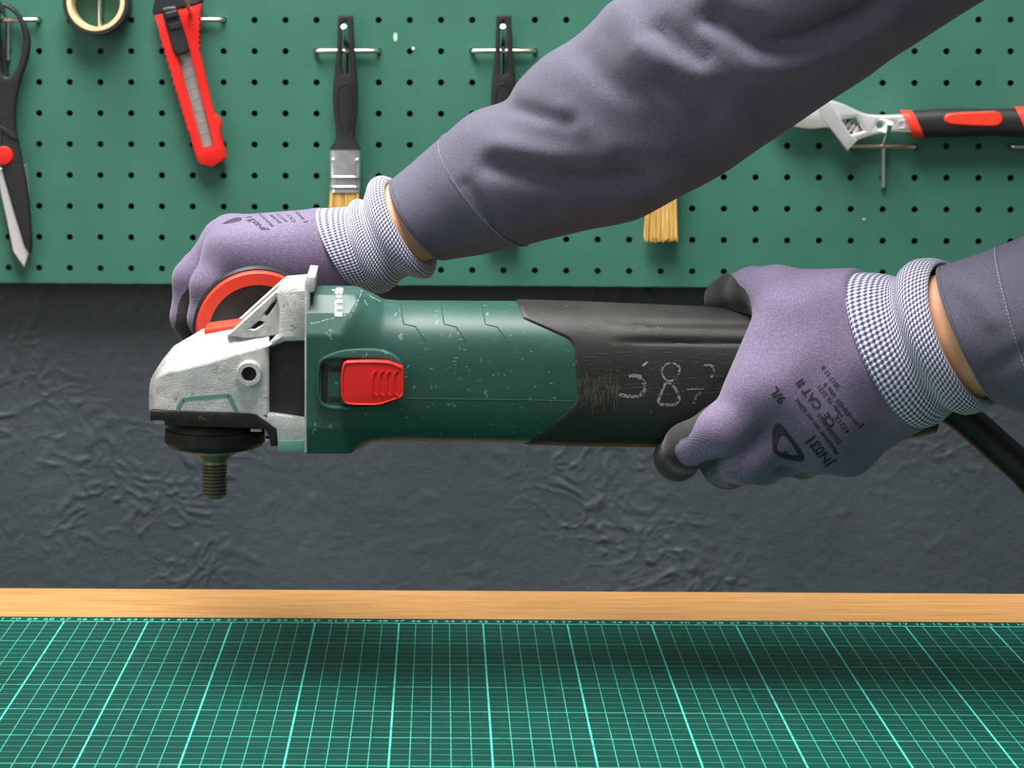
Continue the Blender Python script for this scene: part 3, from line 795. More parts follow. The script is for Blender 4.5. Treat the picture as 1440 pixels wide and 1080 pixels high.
def build_head():
    W = .031; ds = DA-W
    # cast body: stations (x, bottom, crease, top, half width at the top)
    st = [(211.5, 578, 552, 540, .020), (214, 578, 541, 532, .020), (222, 578, 531, 517, .020), (237, 579.5, 523, 498, .019), (258, 580, 519, 485, .018), (278, 581, 514, 473, .018), (292, 581, 511, 470, .018), (310, 581.5, 505, 466.5, .018), (330, 582, 498.5, 463, .018), (350, 583, 493, 460, .018), (368, 586, 488, 458, .018), (380, 592, 484, 456, .018)]
    ws = [.021, .024, .027, .0295, .031, .031, .031, .031, .031, .031, .031, .031]
    mb = MB(); rings = []
    for (x, b, c, t, w), Wd in zip(st, ws):
        w = min(w, Wd-.004)
        X = P(x, 0, DA-Wd*.6).x; zb = P(x, b, DA-Wd).z; zc = P(x, c, DA-Wd).z; zt = P(x, t, DA-w).z
        rings.append([(X, DA-Wd, zb), (X, DA-Wd, zc), (X, DA-w, zt), (X, DA+w, zt), (X, DA+Wd, zc), (X, DA+Wd, zb)])
    mb.loft(rings); mesh('gear_housing', mb, M['alu'], GR, bevel=.0022, bseg=3, angle=40)
    # shoulder behind the gear head, frame and cooling fins
    mesh('shoulder', gplate([(388, 412), (397, 403.5), (428, 401), (436, 401), (436, 480), (400, 481.5), (384, 488), (372, 490), (390, 470), (392, 445)], DA-.034, .068, .003), M['alu'], GR)
    mesh('flange_plate', gplate([(432, 388.5), (443.5, 389.5), (442, 410), (436, 412), (434.5, 637), (428, 637), (428, 400)], DA-.0345, .070, .0010), M['alu'], GR)
    mesh('lower_bracket', gplate([(357, 582), (380, 581), (400, 583.5), (431, 588.5), (432, 635.5), (391, 635.5), (388, 604)], DA-.031, .060, .0012), M['alu'], GR)
    mesh('vent_cover', gplate([(372, 484), (433, 474), (433, 592), (376, 584)], DA-.0265, .053, .0006), M['gr_black'], GR)
    mesh('bracket_stripe', gplate([(391.5, 620), (431.5, 620), (431.5, 635.7), (391.5, 635.7)], DA-.0313, .002, .0002), M['teal_line'], GR)
    # open triangular web rising to the flange, on both sides
    for sd in (-1, 1):
        web = [(318, 472), (327, 464), (392, 405), (402, 403), (402, 412), (396, 420), (394, 470), (372, 474), (345, 476)]
        h1 = [(366, 449), (388, 419), (391, 418), (388, 428), (372, 450)]
        h2 = [(352, 462), (371, 445), (374, 447), (369, 456), (358, 463)]
        q = gplate(web, DA-.026, .006, .0008, [h1, h2], 1)
        if sd > 0: q.v = [Vector((v.x, 2*DA-v.y, v.z)) for v in q.v]
        mesh('web_fin', q, M['alu'], GR)
    mesh('slit_shade_panel', gplate([(332, 472), (390, 420), (392, 468), (360, 474)], DA-.019, .038, .0004), M['gr_black'], GR)  # dark panel added in the hollow so the fin slits look shaded
    # screw boss; a dark disc paints the shade inside its shallow hole
    boss = MB(); c = P(350, 526.5, ds-.006); r = 17.5*ds/F
    boss.lathe(c+Vector((0, .030, 0)), (0, -1, 0), [(0, r*1.25), (.022, r*1.1), (.0285, r), (.030, r*.93), (.030, r*.62), (.0285, r*.57), (.010, r*.55)], 32, False)
    mesh('screw_boss', boss, M['alu'], GR)
    bh = MB(); bh.lathe(c+Vector((0, .0056, 0)), (0, -1, 0), [(0, r*.56), (.001, r*.56)], 24); mesh('hole_shade_disc', bh, M['black_flange'], GR)
    # green painted outline on the cheek
    g = MB()
    for a, b in (((257, 562), (322, 556)), ((322, 556), (333, 580)), ((257, 562), (249, 578))):
        d = ds-.0003; A, Bq = P(*a, d), P(*b, d); n_ = Vector((-(Bq-A).z, 0, (Bq-A).x)).normalized()*.0010
        n0 = len(g.v); g.add([A-n_, Bq-n_, Bq+n_, A+n_], [(0, 1, 2, 3)])
    k = mesh('cheek_line', g, M['teal_line'], GR, smooth=False, recalc=False); k['kind'] = 'stuff'
    # bearing flange, guard collar, spindle
    mesh('bearing_flange', gplate([(211, 578), (357, 582.5), (388, 604), (389, 628), (381, 628), (378, 612), (372, 603), (232, 599), (231, 590), (211.5, 592)], DA-.0315, .063, .0008), M['black_flange'], GR)
    for x0, x1, y0, y1 in ((219, 232, 590.5, 596), (352, 368, 603, 607.5), (373, 382, 617, 622)):
        mesh('screw_head', gplate([(x0, y0), (x1, y0), (x1, y1), (x0, y1)], DA-.026, .010, .0004), M['steel_sat'], GR)
    ax = P(302, 600, DA); k = KA
    col = MB(); y = lambda r: -(r-600)*k
    col.lathe((ax.x, DA, ax.z), (0, 0, -1), [(-.004, 60*k), (.0, 66*k), (3*k, 66*k), (3.2*k, 70*k), (20*k, 70.5*k), (26*k, 66*k), (29*k, 58*k), (30*k, 22*k)], 56); mesh('guard_collar', col, M['black_flange'], GR)
    nut = MB(); nut.lathe((ax.x, DA, ax.z), (0, 0, -1), [(29*k, 29.5*k), (37*k, 29.5*k), (43*k, 24*k), (47*k, 20*k), (48*k, 14*k)], 32); mesh('spindle_collar', nut, M['spindle'], GR)
    sp = MB(); pr = [(46*k, 17*k), (52*k, 17*k)]
    for i in range(9):
        h = 53+i*4.9; pr += [(h*k, 15.2*k), ((h+2.0)*k, 18.2*k), ((h+2.9)*k, 18.2*k), ((h+4.7)*k, 15.2*k)]
    pr += [(98*k, 15*k), (100*k, 12*k)]
    sp.lathe((ax.x, DA, ax.z), (0, 0, -1), pr, 32); mesh('spindle', sp, M['spindle'], GR, angle=30)
    # red lever on the head
    lv = [(287, 464), (290, 462), (332, 456.5), (340, 457), (336, 466), (318, 472), (293, 478), (288, 474)]
    mesh('lock_lever', gplate(lv, DA-.016, .032, .0016), M['red_orange'], GR)
build_head()

# side handle behind the gear head, pointing away from the camera and a little up
HA = P(361.5, 464, 1.452); HE = P(350, 392, 1.572); HD = (HE-HA).normalized()
def build_side_handle():
    k = 1.452/F
    h = MB(); h.lathe(HA, HD, [(.0025, .030), (.006, .020), (.02, .0195), (.05, .0225), (.08, .0225), (.108, .018), (.118, .010)], 40); mesh('side_handle', h, M['black_soft'], GR)
    f = MB(); f.lathe(HA, HD, [(-.0022, 60*k), (.0, 88*k), (.003, 90.5*k), (.007, 87*k), (.0075, 20*k)], 72); o = mesh('hand_guard', f, M['black_plastic'], GR)
    r = MB(); r.lathe(HA, HD, [(-.0015, 67*k), (-.0052, 68*k), (-.0052, 84.5*k), (-.0042, 86*k), (0, 86*k)], 72, False); mesh('guard_ring', r, M['red_orange'], o)
    s = MB(); s.lathe(HA, HD, [(-.055, .0065), (-.020, .0065), (-.019, .010), (-.004, .0115), (.0, .012)], 24); mesh('threaded_stud', s, M['steel_sat'], o)
build_side_handle()

def build_cord():
    c = MB()
    pts = crom([tuple(P(1296, 556, DA)), tuple(P(1325, 566, 1.398)), tuple(P(1362, 592, 1.395)), tuple(P(1406, 631, 1.39)), tuple(P(1448, 670, 1.385)), tuple(P(1505, 745, 1.38)),
                (.395, 1.38, .935), (.43, 1.385, .9105), (.49, 1.39, .9065), (.545, 1.40, .9065), (.582, 1.40, .896), (.60, 1.40, .80), (.61, 1.39, .45), (.64, 1.38, .05), (.72, 1.38, .009), (.95, 1.38, .008), (1.5, 1.3, .008)], 8)
    rr = [.0090 if i < 44 else (.0090-.0042*min(1, (i-44)/5)) for i in range(len(pts))]
    c.tube([tuple(p) for p in pts], rr, 16); mesh('power_cord', c, M['cord'], GR)
build_cord()

# ------------------------------------------------------------------ signed-distance modelling for the gloved hands
def sd_cone(Pq, a, b, ra, rb):
    a, b = np.array(a), np.array(b); ab = b-a; L2 = max(ab.dot(ab), 1e-12)
    t = np.clip(((Pq-a)@ab)/L2, 0, 1)
    return np.linalg.norm(Pq-(a+t[..., None]*ab), axis=-1)-(ra+(rb-ra)*t)
def smin(a, b, k):
    h = np.clip(.5+.5*(b-a)/k, 0, 1); return b*(1-h)+a*h-k*h*(1-h)

def surface_nets(val, origin, step):
    nx, ny, nz = val.shape; ins = val < 0
    corners = [(i, j, k) for i in (0, 1) for j in (0, 1) for k in (0, 1)]
    def cs(A, c): return A[c[0]:nx-1+c[0], c[1]:ny-1+c[1], c[2]:nz-1+c[2]]
    cnt = sum(cs(ins, c).astype(np.int32) for c in corners)
    act = (cnt > 0) & (cnt < 8)
    idx = -np.ones(act.shape, np.int64); cells = np.argwhere(act); idx[act] = np.arange(len(cells))
    acc = np.zeros((len(cells), 3)); num = np.zeros(len(cells))
    for a in corners:
        for ax in range(3):
            if a[ax] == 0:
                b = list(a); b[ax] = 1; b = tuple(b)
                va = cs(val, a)[act]; vb = cs(val, b)[act]; m = (va < 0) != (vb < 0)
                t = np.zeros_like(va); t[m] = va[m]/(va[m]-vb[m])
                q = np.array(a)[None, :]+t[:, None]*(np.array(b)-np.array(a))[None, :]
                acc[m] += q[m]; num[m] += 1
    vs = origin+step*(cells+acc/num[:, None]); faces = []
    for ax in range(3):
        u, v = (ax+1) % 3, (ax+2) % 3
        s0 = [slice(None)]*3; s1 = [slice(None)]*3; s0[ax] = slice(0, -1); s1[ax] = slice(1, None)
        A, Bq = ins[tuple(s0)], ins[tuple(s1)]; e = np.argwhere(A != Bq)
        ok = (e[:, u] > 0) & (e[:, v] > 0) & (e[:, u] < val.shape[u]-1) & (e[:, v] < val.shape[v]-1); e = e[ok]
        fl = A[tuple(e.T)]
        def cell(du, dv):
            c = e.copy(); c[:, u] -= du; c[:, v] -= dv; return idx[tuple(c.T)]
        q = np.stack([cell(1, 1), cell(0, 1), cell(0, 0), cell(1, 0)], 1)
        q[~fl] = q[~fl][:, ::-1]; faces.append(q)
    return vs, np.concatenate(faces)

def glove(name, palm, fingers, parent, res=.00145, cut=None):
    """palm: list of prims; fingers: list of chains. prim = (a, b, ra, rb, palm_dir, bias). Returns the mesh object."""
    allp = [p for p in palm]+[p for c in fingers for p in c]
    pts = np.array([list(q) for p in allp for q in (p[0], p[1])]); lo = pts.min(0)-.026; hi = pts.max(0)+.026
    n = np.ceil((hi-lo)/res).astype(int)+1
    gx = [lo[i]+res*np.arange(n[i]) for i in range(3)]
    G3 = np.stack(np.meshgrid(*gx, indexing='ij'), -1)
    def ev(Q):
        ds = []
        d = None
        for p in palm:
            e = sd_cone(Q, p[0], p[1], p[2], p[3]); ds.append(e); d = e if d is None else smin(d, e, .011)
        fd = None
        for c in fingers:
            f = None
            for p in c:
                e = sd_cone(Q, p[0], p[1], p[2], p[3]); ds.append(e); f = e if f is None else smin(f, e, .004)
            fd = f if fd is None else smin(fd, f, .0012)
        d = smin(d, fd, .0055)
        return d, ds
    d, _ = ev(G3)
    if cut is not None:
        for (cp, cn) in cut:
            d = np.maximum(d, (G3-np.array(cp))@np.array(cn))
    vs, fs = surface_nets(d, lo, res)
    # relax a little, then read the coating weight off the nearest bones
    e = 4e-4; nrm = np.stack([(ev(vs+np.eye(3)[i]*e)[0]-ev(vs-np.eye(3)[i]*e)[0])/(2*e) for i in range(3)], -1)
    nrm /= np.linalg.norm(nrm, axis=1, keepdims=True)+1e-9
    _, ds = ev(vs); Wt = np.exp(-(np.stack(ds, 1)-np.min(np.stack(ds, 1), 1, keepdims=True))/.0022); Wt /= Wt.sum(1, keepdims=True)
    pd = np.array([list(Vector(p[4]).normalized()) for p in allp]); bs = np.array([p[5] for p in allp])
    coat = (Wt*(nrm@pd.T+bs[None, :])).sum(1)
    me = bpy.data.meshes.new(name); org = ORG[parent.name]
    me.from_pydata([tuple(v) for v in vs-np.array(org)[None, :]], [], [tuple(f) for f in fs.tolist()])
    at = me.attributes.new('coat', 'FLOAT', 'POINT'); at.data.foreach_set('value', coat.astype(np.float32))
    me.materials.append(M['glove'])
    for p in me.polygons: p.use_smooth = True
    me.update(); o = bpy.data.objects.new(name, me); COL.objects.link(o); o.parent = parent; ORG[o.name] = org
    sm_ = o.modifiers.new('relax', 'SMOOTH'); sm_.factor = .5; sm_.iterations = 3
    o['_bvh'] = 0
    del o['_bvh']
    BV[o.name] = BVHTree.FromPolygons([tuple(v) for v in vs], [tuple(f) for f in fs.tolist()])
    return o
BV = {}
def prim(a, b, ra, rb, pd=(0, 1, 0), bias=-.62):
    return (P(*a), P(*b), ra/1000, rb/1000, pd, bias)
def chain(pts, pd, bias, tipbias=None):
    out = []
    for i in range(len(pts)-1):
        a, b = pts[i], pts[i+1]
        out.append(prim(a[:3], b[:3], a[3], b[3], pd[i] if isinstance(pd, list) else pd, bias[i] if isinstance(bias, list) else bias))
    return out

def bring(top, bot, d, bulge, R, n=96, rot=0):
    """cross-section whose upper and lower silhouette are given in pixels; its near side bulges left by `bulge` px"""
    T, Bq = P(*top, d), P(*bot, d); c = (T+Bq)/2; e1 = (T-Bq)/2
    px = Vector((e1.z, 0, -e1.x)).normalized()
    if px.x > 0: px = -px
    e2 = Vector((0, -R, 0))+px*bulge*d/F
    return [c+e1*math.cos(2*math.pi*j/n)+e2*math.sin(2*math.pi*j/n) for j in range(n)]
def wring(c, e1, e2, n=144):
    c, e1, e2 = Vector(c), Vector(e1), Vector(e2)
    return [c+e1*math.cos(2*math.pi*j/n)+e2*math.sin(2*math.pi*j/n) for j in range(n)]
def wr(c, ax, hint, r):
    a = Vector(ax).normalized(); h = Vector(hint); e1 = (h-a*h.dot(a)).normalized()*r; e2 = a.cross(e1)
    if e2.y > 0: e2 = -e2
    return wring(c, e1, e2)
def sub_rings(rings, sub):
    A = crom(np.array([[list(p) for p in r] for r in rings]).reshape(len(rings), -1), sub)
    return [[Vector(q) for q in a.reshape(-1, 3)] for a in A]

PERSON = empty('person', WORLD, (.66, .95, 0), 'person in grey workwear and purple gloves holding the grinder with both hands', 'person')

# right hand: back of the hand to the camera, thumb over the handle, fingers under it
PY = (0, 1, 0)
palmR = [prim((1085, 545, 1.348), (1215, 440, 1.362), 14.5, 17), prim((1122, 585, 1.352), (1238, 482, 1.350), 14.5, 18), prim((1155, 614, 1.360), (1258, 520, 1.352), 15, 18),
         prim((1190, 622, 1.372), (1272, 556, 1.362), 15.5, 18.5, (0, .72, -.70), -.22), prim((1095, 444, 1.366), (1052, 552, 1.350), 12.5, 13.5, (-.55, .8, 0), -.72),
         prim((1125, 450, 1.364), (1112, 560, 1.352), 17, 15), prim((1172, 435, 1.364), (1165, 585, 1.354), 18.5, 17), prim((1222, 436, 1.366), (1275, 548, 1.36), 19, 18.5),
         prim((1210, 424, 1.372), (1092, 413, 1.380), 14.5, 14.5, (-.6, .3, -.75), -.72), prim((1120, 622, 1.362), (1190, 630, 1.372), 13, 13.5)]
fR = [chain([(1085, 545, 1.350, 14), (1014, 604, 1.347, 13), (968, 628, 1.360, 12.3), (952, 644, 1.380, 11.8), (962, 640, 1.398, 10.5)], (-.22, .97, -.10), [-.50, .60, .62, .66]),
      chain([(1122, 588, 1.354, 14), (1048, 642, 1.357, 14), (1022, 652, 1.380, 13), (1012, 645, 1.402, 11.5), (1014, 632, 1.42, 11)], (-.05, .85, -.5), [-.62, -.12, -.05, .5]),
      chain([(1158, 612, 1.366, 14), (1100, 634, 1.378, 13.5), (1072, 648, 1.398, 12.5), (1064, 640, 1.425, 11)], (0, 1, -.1), [-.5, .1, .3]),
      chain([(1195, 618, 1.38, 13), (1150, 634, 1.392, 12), (1128, 644, 1.41, 11), (1122, 636, 1.43, 10)], (0, 1, -.1), [-.4, .1, .3]),
      chain([(1092, 413, 1.380, 14.5), (1060, 410, 1.392, 13), (1030, 416, 1.408, 11.5), (1018, 420, 1.414, 11)], (-.75, .1, -.62), [-.55, .12, .95])]
def ring_cut(top, bot, d, bulge, R, along):
    T, Bq = P(*top, d), P(*bot, d); e1 = (T-Bq)/2; px = Vector((e1.z, 0, -e1.x)).normalized()
    if px.x > 0: px = -px
    a = e1.cross(Vector((0, -R, 0))+px*bulge*d/F).normalized()
    if a.x < 0: a = -a
    return ((T+Bq)/2+a*along, tuple(a))
GLR = glove('glove', palmR, fR, PERSON, cut=[ring_cut((1196, 388), (1302, 597), 1.362, 47, .0295, .0005)])
GLR['label'] = 'purple knit work glove with black coated palm on the rear handle'

# left hand: over the side handle behind the gear head, little finger side towards the camera
palmL = [prim((318, 352, 1.475), (462, 352, 1.482), 12.5, 21), prim((317, 338, 1.494), (470, 336, 1.494), 13, 17), prim((324, 332, 1.513), (475, 332, 1.508), 12.5, 16), prim((338, 334, 1.532), (478, 338, 1.522), 12.5, 16),
         prim((345, 385, 1.480), (478, 385, 1.484), 15, 20), prim((360, 400, 1.50), (470, 395, 1.50), 14, 20), prim((455, 352, 1.482), (480, 372, 1.486), 21, 19)]
HX = (1, .1, -.15)
fL = [chain([(318, 354, 1.475, 12), (295, 402, 1.470, 11), (290, 448, 1.471, 10.2), (310, 492, 1.476, 9.5)], HX, [-.75, -.25, -.15]),
      chain([(316, 340, 1.494, 12.5), (271, 392, 1.492, 11.3), (266, 446, 1.492, 10.5), (292, 498, 1.495, 9.5)], HX, [-.35, .72, .65]),
      chain([(324, 334, 1.513, 12.5), (280, 380, 1.513, 11), (272, 436, 1.513, 10.2), (300, 480, 1.514, 9.5)], HX, [-.75, -.3, -.2]),
      chain([(338, 336, 1.532, 12.5), (296, 372, 1.533, 11), (288, 420, 1.533, 10), (312, 462, 1.533, 9)], HX, [-.75, -.3, -.2]),
      chain([(450, 392, 1.525, 15), (412, 434, 1.540, 13), (372, 458, 1.545, 11), (335, 468, 1.545, 10)], (-.2, 0, 1), -.2)]
GLL = glove('glove', palmL, fL, PERSON, cut=[ring_cut((445, 295), (505, 406), 1.484, 11, .0275, .0005)])
GLL['label'] = 'purple knit work glove on the side handle behind the gear head'

# knitted cuffs --------------------------------------------------------
def knit_cuff(rings, parent, rows, sub):
    rg = sub_rings(rings, sub); mb = MB(); mb.loft(rg, False, False)
    k = rows/len(rg)
    for f in mb.uv: mb.uv[f] = [(u, v*k) for u, v in mb.uv[f]]
    return mesh('knit_cuff', mb, M['knit'], parent, angle=180)
def rr(top, bot, d, bulge, R): return bring(top, bot, d, bulge, R, 128)
knit_cuff([rr((1205, 396), (1298, 588), 1.362, 40, .027), rr((1196, 388), (1302, 597), 1.362, 47, .0295), rr((1224, 388), (1324, 592), 1.361, 49, .0300), rr((1248, 392), (1340, 578), 1.359, 44, .0288), rr((1259, 393), (1347, 573), 1.358, 40, .0278),
           rr((1266, 379), (1358, 577), 1.356, 45, .0295), rr((1280, 368.5), (1372, 578), 1.354, 54, .0315), rr((1298, 367), (1390, 573), 1.352, 57, .0320), rr((1312, 371), (1402, 565), 1.350, 54, .0308), rr((1313, 377), (1399, 558), 1.350, 50, .029), rr((1300, 384), (1385, 552), 1.352, 46, .028)], GLR, 34, 7)
knit_cuff([rr((452, 301), (500, 396), 1.484, 10, .025), rr((445, 295), (505, 406), 1.484, 11, .0275), rr((470, 292.5), (520, 410), 1.485, 13, .0275), rr((489, 291), (536, 412), 1.486, 14, .0275), rr((493, 284), (548, 408), 1.487, 16, .0290), rr((500, 280.5), (556, 402), 1.488, 16, .0290), rr((510, 282), (566, 392), 1.489, 15, .0275),
           rr((516, 268), (580, 386), 1.491, 18, .0292), rr((521, 254), (593, 389), 1.492, 21, .031), rr((531, 248.5), (606, 389), 1.493, 22, .0315), rr((543, 252), (611, 378), 1.494, 20, .030), rr((545, 258), (608, 370), 1.494, 19, .028), rr((538, 262), (600, 366), 1.494, 18, .027)], GLL, 34, 7)

# forearms (skin) -------------------------------------------------------
for rings in ([rr((1262, 402), (1350, 560), 1.357, 36, .024), rr((1302, 391), (1386, 554), 1.351, 40, .0265), rr((1336, 382), (1418, 552), 1.346, 36, .0280), rr((1420, 352), (1496, 552), 1.33, 30, .032), rr((1560, 300), (1640, 540), 1.29, 30, .036)],
              [rr((510, 288), (570, 384), 1.489, 12, .023), rr((540, 264), (604, 365), 1.493, 16, .0245), rr((565, 245), (630, 354), 1.495, 16, .026), rr((640, 195), (715, 320), 1.49, 14, .030), rr((760, 115), (850, 260), 1.475, 14, .036)]):
    mb = MB(); mb.loft(sub_rings(rings, 6), True, True); mesh('forearm', mb, M['skin'], PERSON, angle=180)

# sleeves ---------------------------------------------------------------
def creases(p, n, table):
    x, y = pxy(p); d = 0
    for (pts, amp, wid) in table:
        best = 1e9
        for (a, b) in zip(pts, pts[1:]):
            ax, ay = b[0]-a[0], b[1]-a[1]; t = max(0, min(1, ((x-a[0])*ax+(y-a[1])*ay)/(ax*ax+ay*ay)))
            best = min(best, math.hypot(x-a[0]-t*ax, y-a[1]-t*ay))
        d += amp*math.exp(-(best/wid)**2)
    return d
def sleeve(rings, sub, table, label, seam_i, inner):
    rg = sub_rings(rings, sub); ctr = [sum(r, Vector())/len(r) for r in rg]; out = []
    for i, r in enumerate(rg):
        q = []
        for p in r:
            nrm = (p-ctr[i]).normalized()
            dd = creases(p, nrm, table) if nrm.y < .35 else 0
            ease = min(1, max(0, (i-seam_i*.4)/(seam_i+1)))
            dd += ease*(.0022*noise.noise(p*14)+.0010*noise.noise(p*37+Vector((3, 1, 5))))
            q.append(p+nrm*dd)
        out.append(q)
    first = out[0]; c0 = ctr[0]; ax = (ctr[1]-ctr[0]).normalized()
    lip = [c0+(p-c0)*.985-ax*.0008 for p in first]; inn = [c0+(p-c0)*.95+ax*.001 for p in first]; inn2 = [c0+(p-c0)*.93+ax*inner for p in first]
    mb = MB(); mb.loft([inn2, inn, lip]+out, False, True)
    o = mesh('sleeve', mb, M['cloth'], PERSON, angle=180); o['label'] = label
    # double-stitched hem seam
    n = len(first)
    s = MB(); ring = [ctr[seam_i]+(p-ctr[seam_i])*1.004 for p in out[seam_i]]
    s.tube([tuple(p) for p in ring+[ring[0]]], .00055, 6, False); mesh('hem_fold', s, M['cloth'], o)
    for k in range(0, 128, 1):
        pass
    st = MB(); i2 = seam_i-1
    for j in range(n):
        a, b = out[seam_i][j], out[seam_i][(j+1) % n]; c = ctr[seam_i]; dv = (out[seam_i-1][j]-out[seam_i][j])*.16
        for h in (0,):
            A = a.lerp(b, h+.05)+dv; Bq = a.lerp(b, h+.68)+dv
            A = c+(A-c)*1.004; Bq = c+(Bq-c)*1.004
            st.tube([tuple(A), tuple(Bq)], .0004, 4)
    k = mesh('stitching', st, M['thread'], o); k['kind'] = 'stuff'
    st = MB()
    for j in range(n):
        a, b = out[1][j], out[1][(j+1) % n]; c = ctr[1]
        for h in (0, .5):
            A = a.lerp(b, h+.05); Bq = a.lerp(b, h+.40); A = c+(A-c)*1.003; Bq = c+(Bq-c)*1.003
            st.tube([tuple(A), tuple(Bq)], .00022, 4)
    k = mesh('edge_stitching', st, M['cloth'], o); k['kind'] = 'stuff'
    return o
LT = [([(1000, 20), (1040, 42), (1078, 62), (1120, 60), (1165, 42), (1230, 12)], -.011, 17), ([(1060, 92), (1110, 97), (1170, 80), (1250, 38)], .006, 22),
      ([(925, 42), (950, 58), (985, 80)], -.005, 15), ([(905, 70), (940, 92), (990, 108)], .0035, 20), ([(935, 112), (965, 132), (1000, 158)], -.005, 16), ([(790, 165), (850, 205), (930, 215)], .0035, 24),
      ([(690, 232), (750, 246), (820, 252), (900, 246)], -.005, 16), ([(705, 205), (770, 218), (840, 222)], .004, 18), ([(725, 150), (760, 162), (800, 172)], -.0035, 13), ([(800, 290), (880, 282), (960, 240)], .003, 20),
      ([(868, 20), (905, 60), (912, 110)], .003, 22), ([(820, 75), (850, 110), (890, 130)], -.0028, 18), ([(655, 260), (680, 300), (700, 318)], -.002, 9), ([(1080, 150), (1150, 100), (1240, 60)], -.004, 24)]
def rs(top, bot, d, bulge, R): return bring(top, bot, d, bulge, R, 144)
ringsL = [rs((550, 253), (627, 364), 1.494, 17, .0300), rs((585, 224), (680, 356), 1.492, 18, .0340), rs((622, 192), (746, 341), 1.488, 30, .0390), rs((660, 160), (790, 330), 1.484, 24, .0420), rs((706, 141), (838, 317), 1.478, 18, .0450), rs((728, 111), (890, 306), 1.472, 14, .049), rs((760, 80), (930, 288), 1.464, 12, .052),
          rs((805, 50), (1000, 252), 1.452, 12, .055), rs((865, 0), (1077, 203), 1.436, 12, .0580), rs((950, -62), (1165, 141), 1.418, 14, .059), rs((1040, -128), (1248, 86), 1.398, 16, .060), rs((1160, -215), (1381, 0), 1.372, 20, .062), rs((1300, -330), (1540, -90), 1.33, 30, .064), wr((.405, 1.21, 1.405), (.62, -.74, .28), (-.5, -.1, .8), .066), wr((.475, 1.10, 1.44), (.7, -.65, .28), (-.5, -.1, .8), .070)]
SLL = sleeve(ringsL, 7, LT, 'long grey twill sleeve reaching down across the pegboard', 14, .05)
RT = [([(1400, 520), (1430, 500), (1470, 480)], -.002, 12), ([(1345, 400), (1375, 420), (1395, 450)], .0015, 14)]
ringsR = [rs((1318, 377), (1404, 563), 1.346, 30, .0330), rs((1358, 364), (1436, 579), 1.342, 30, .0360), rs((1401, 350), (1476, 596), 1.336, 32, .0395), rs((1470, 318), (1540, 610), 1.322, 32, .044), rs((1600, 255), (1680, 610), 1.285, 34, .050), rs((1800, 150), (1900, 560), 1.22, 40, .058),
          wr((.535, 1.14, 1.165), (.9, -.25, .35), (-.3, 0, 1), .060), wr((.63, 1.12, 1.25), (.72, .0, .7), (-.6, 0, .8), .064), wr((.72, 1.15, 1.37), (.6, .1, .8), (-.8, 0, .6), .070)]
SLR = sleeve(ringsR, 7, RT, 'grey twill sleeve of the arm holding the rear handle', 14, .05)

# printing on the gloves, chalk on the handle ---------------------------
def cast(bv, px, py, lift=.0003):
    o = Vector((0, 0, CZ)); d = (P(px, py, 1.0)-o).normalized(); h = bv.ray_cast(o, d)
    if h[0] is None: return None
    return h[0]-d*lift
def decal(name, items, bv, mat, parent, lift=.0003):
    """items: (verts in pixels, faces); dropped onto the surface"""
    mb = MB()
    for vs, fs in items:
        q = [cast(bv, x, y, lift) for x, y in vs]
        good = [f for f in fs if all(q[i] is not None for i in f) and max((q[a]-q[b]).length for a in f for b in f) < .02]
        mb.add([p if p is not None else Vector((0, 1.4, 1)) for p in q], good)
    used = sorted({i for f in mb.f for i in f}); re_ = {i: k for k, i in enumerate(used)}
    m2 = MB(); m2.v = [mb.v[i] for i in used]; m2.f = [tuple(re_[i] for i in f) for f in mb.f]
    o = mesh(name, m2, mat, parent, smooth=False, recalc=False); o['kind'] = 'stuff'; return o
def txt(s, size, o, d, up, bold=.02, sp=1.05):
    vs, fs = text2d(s, 1.0, bold, sp)
    return [(o[0]+size*(v.x*d[0]+v.y*up[0]), o[1]+size*(v.x*d[1]+v.y*up[1])) for v in vs], fs
dR = (-.60, -.80); uR = (-.80, .60)
items = [txt('JN031', 19, (1173, 650), dR, uR, .035), txt('Muiiuimer nm uni uinmi', 9.5, (1180, 637), dR, uR), txt('EN388:2016', 10, (1184, 622), dR, uR), txt('CE  CAT II', 17, (1176, 596), dR, uR, .03),
         txt('4121X', 11, (1196, 607), dR, uR), txt('www 16 2121', 9.5, (1187, 585), dR, uR), txt('EN420  size 9', 9.5, (1196, 582), dR, uR), txt('9/L', 18, (1106, 562), dR, uR, .03), txt('nmuni ii', 8.5, (1208, 597), dR, uR), txt('2017 11 B', 9, (1182, 544), dR, uR), txt('i', 16, (1216, 598), dR, uR, .04), txt('x x x S', 9, (1152, 640), dR, uR)]
decal('glove_print', items, BV[GLR.name], M['dark_print'], GLR)
logo_o = sm([(1087, 604), (1092, 596), (1099, 597), (1108, 608), (1124, 630), (1131, 642), (1129, 648), (1122, 649), (1104, 645), (1092, 640), (1087, 634), (1086, 615)], 4)
logo_i = sm([(1094, 622), (1100, 612), (1108, 618), (1120, 636), (1121, 641), (1110, 640), (1106, 634), (1100, 637), (1093, 632)], 3)
vs, fs = plate(logo_o, [logo_i], .02, 0)
half = [f for f in fs if all(vs[i].z > 0 for i in f)]
decal('glove_emblem', [([(v.x, v.y) for v in vs], half)], BV[GLR.name], M['dark_print'], GLR)
dL = (-.36, -.93*.40); uL = (-.95, .02)
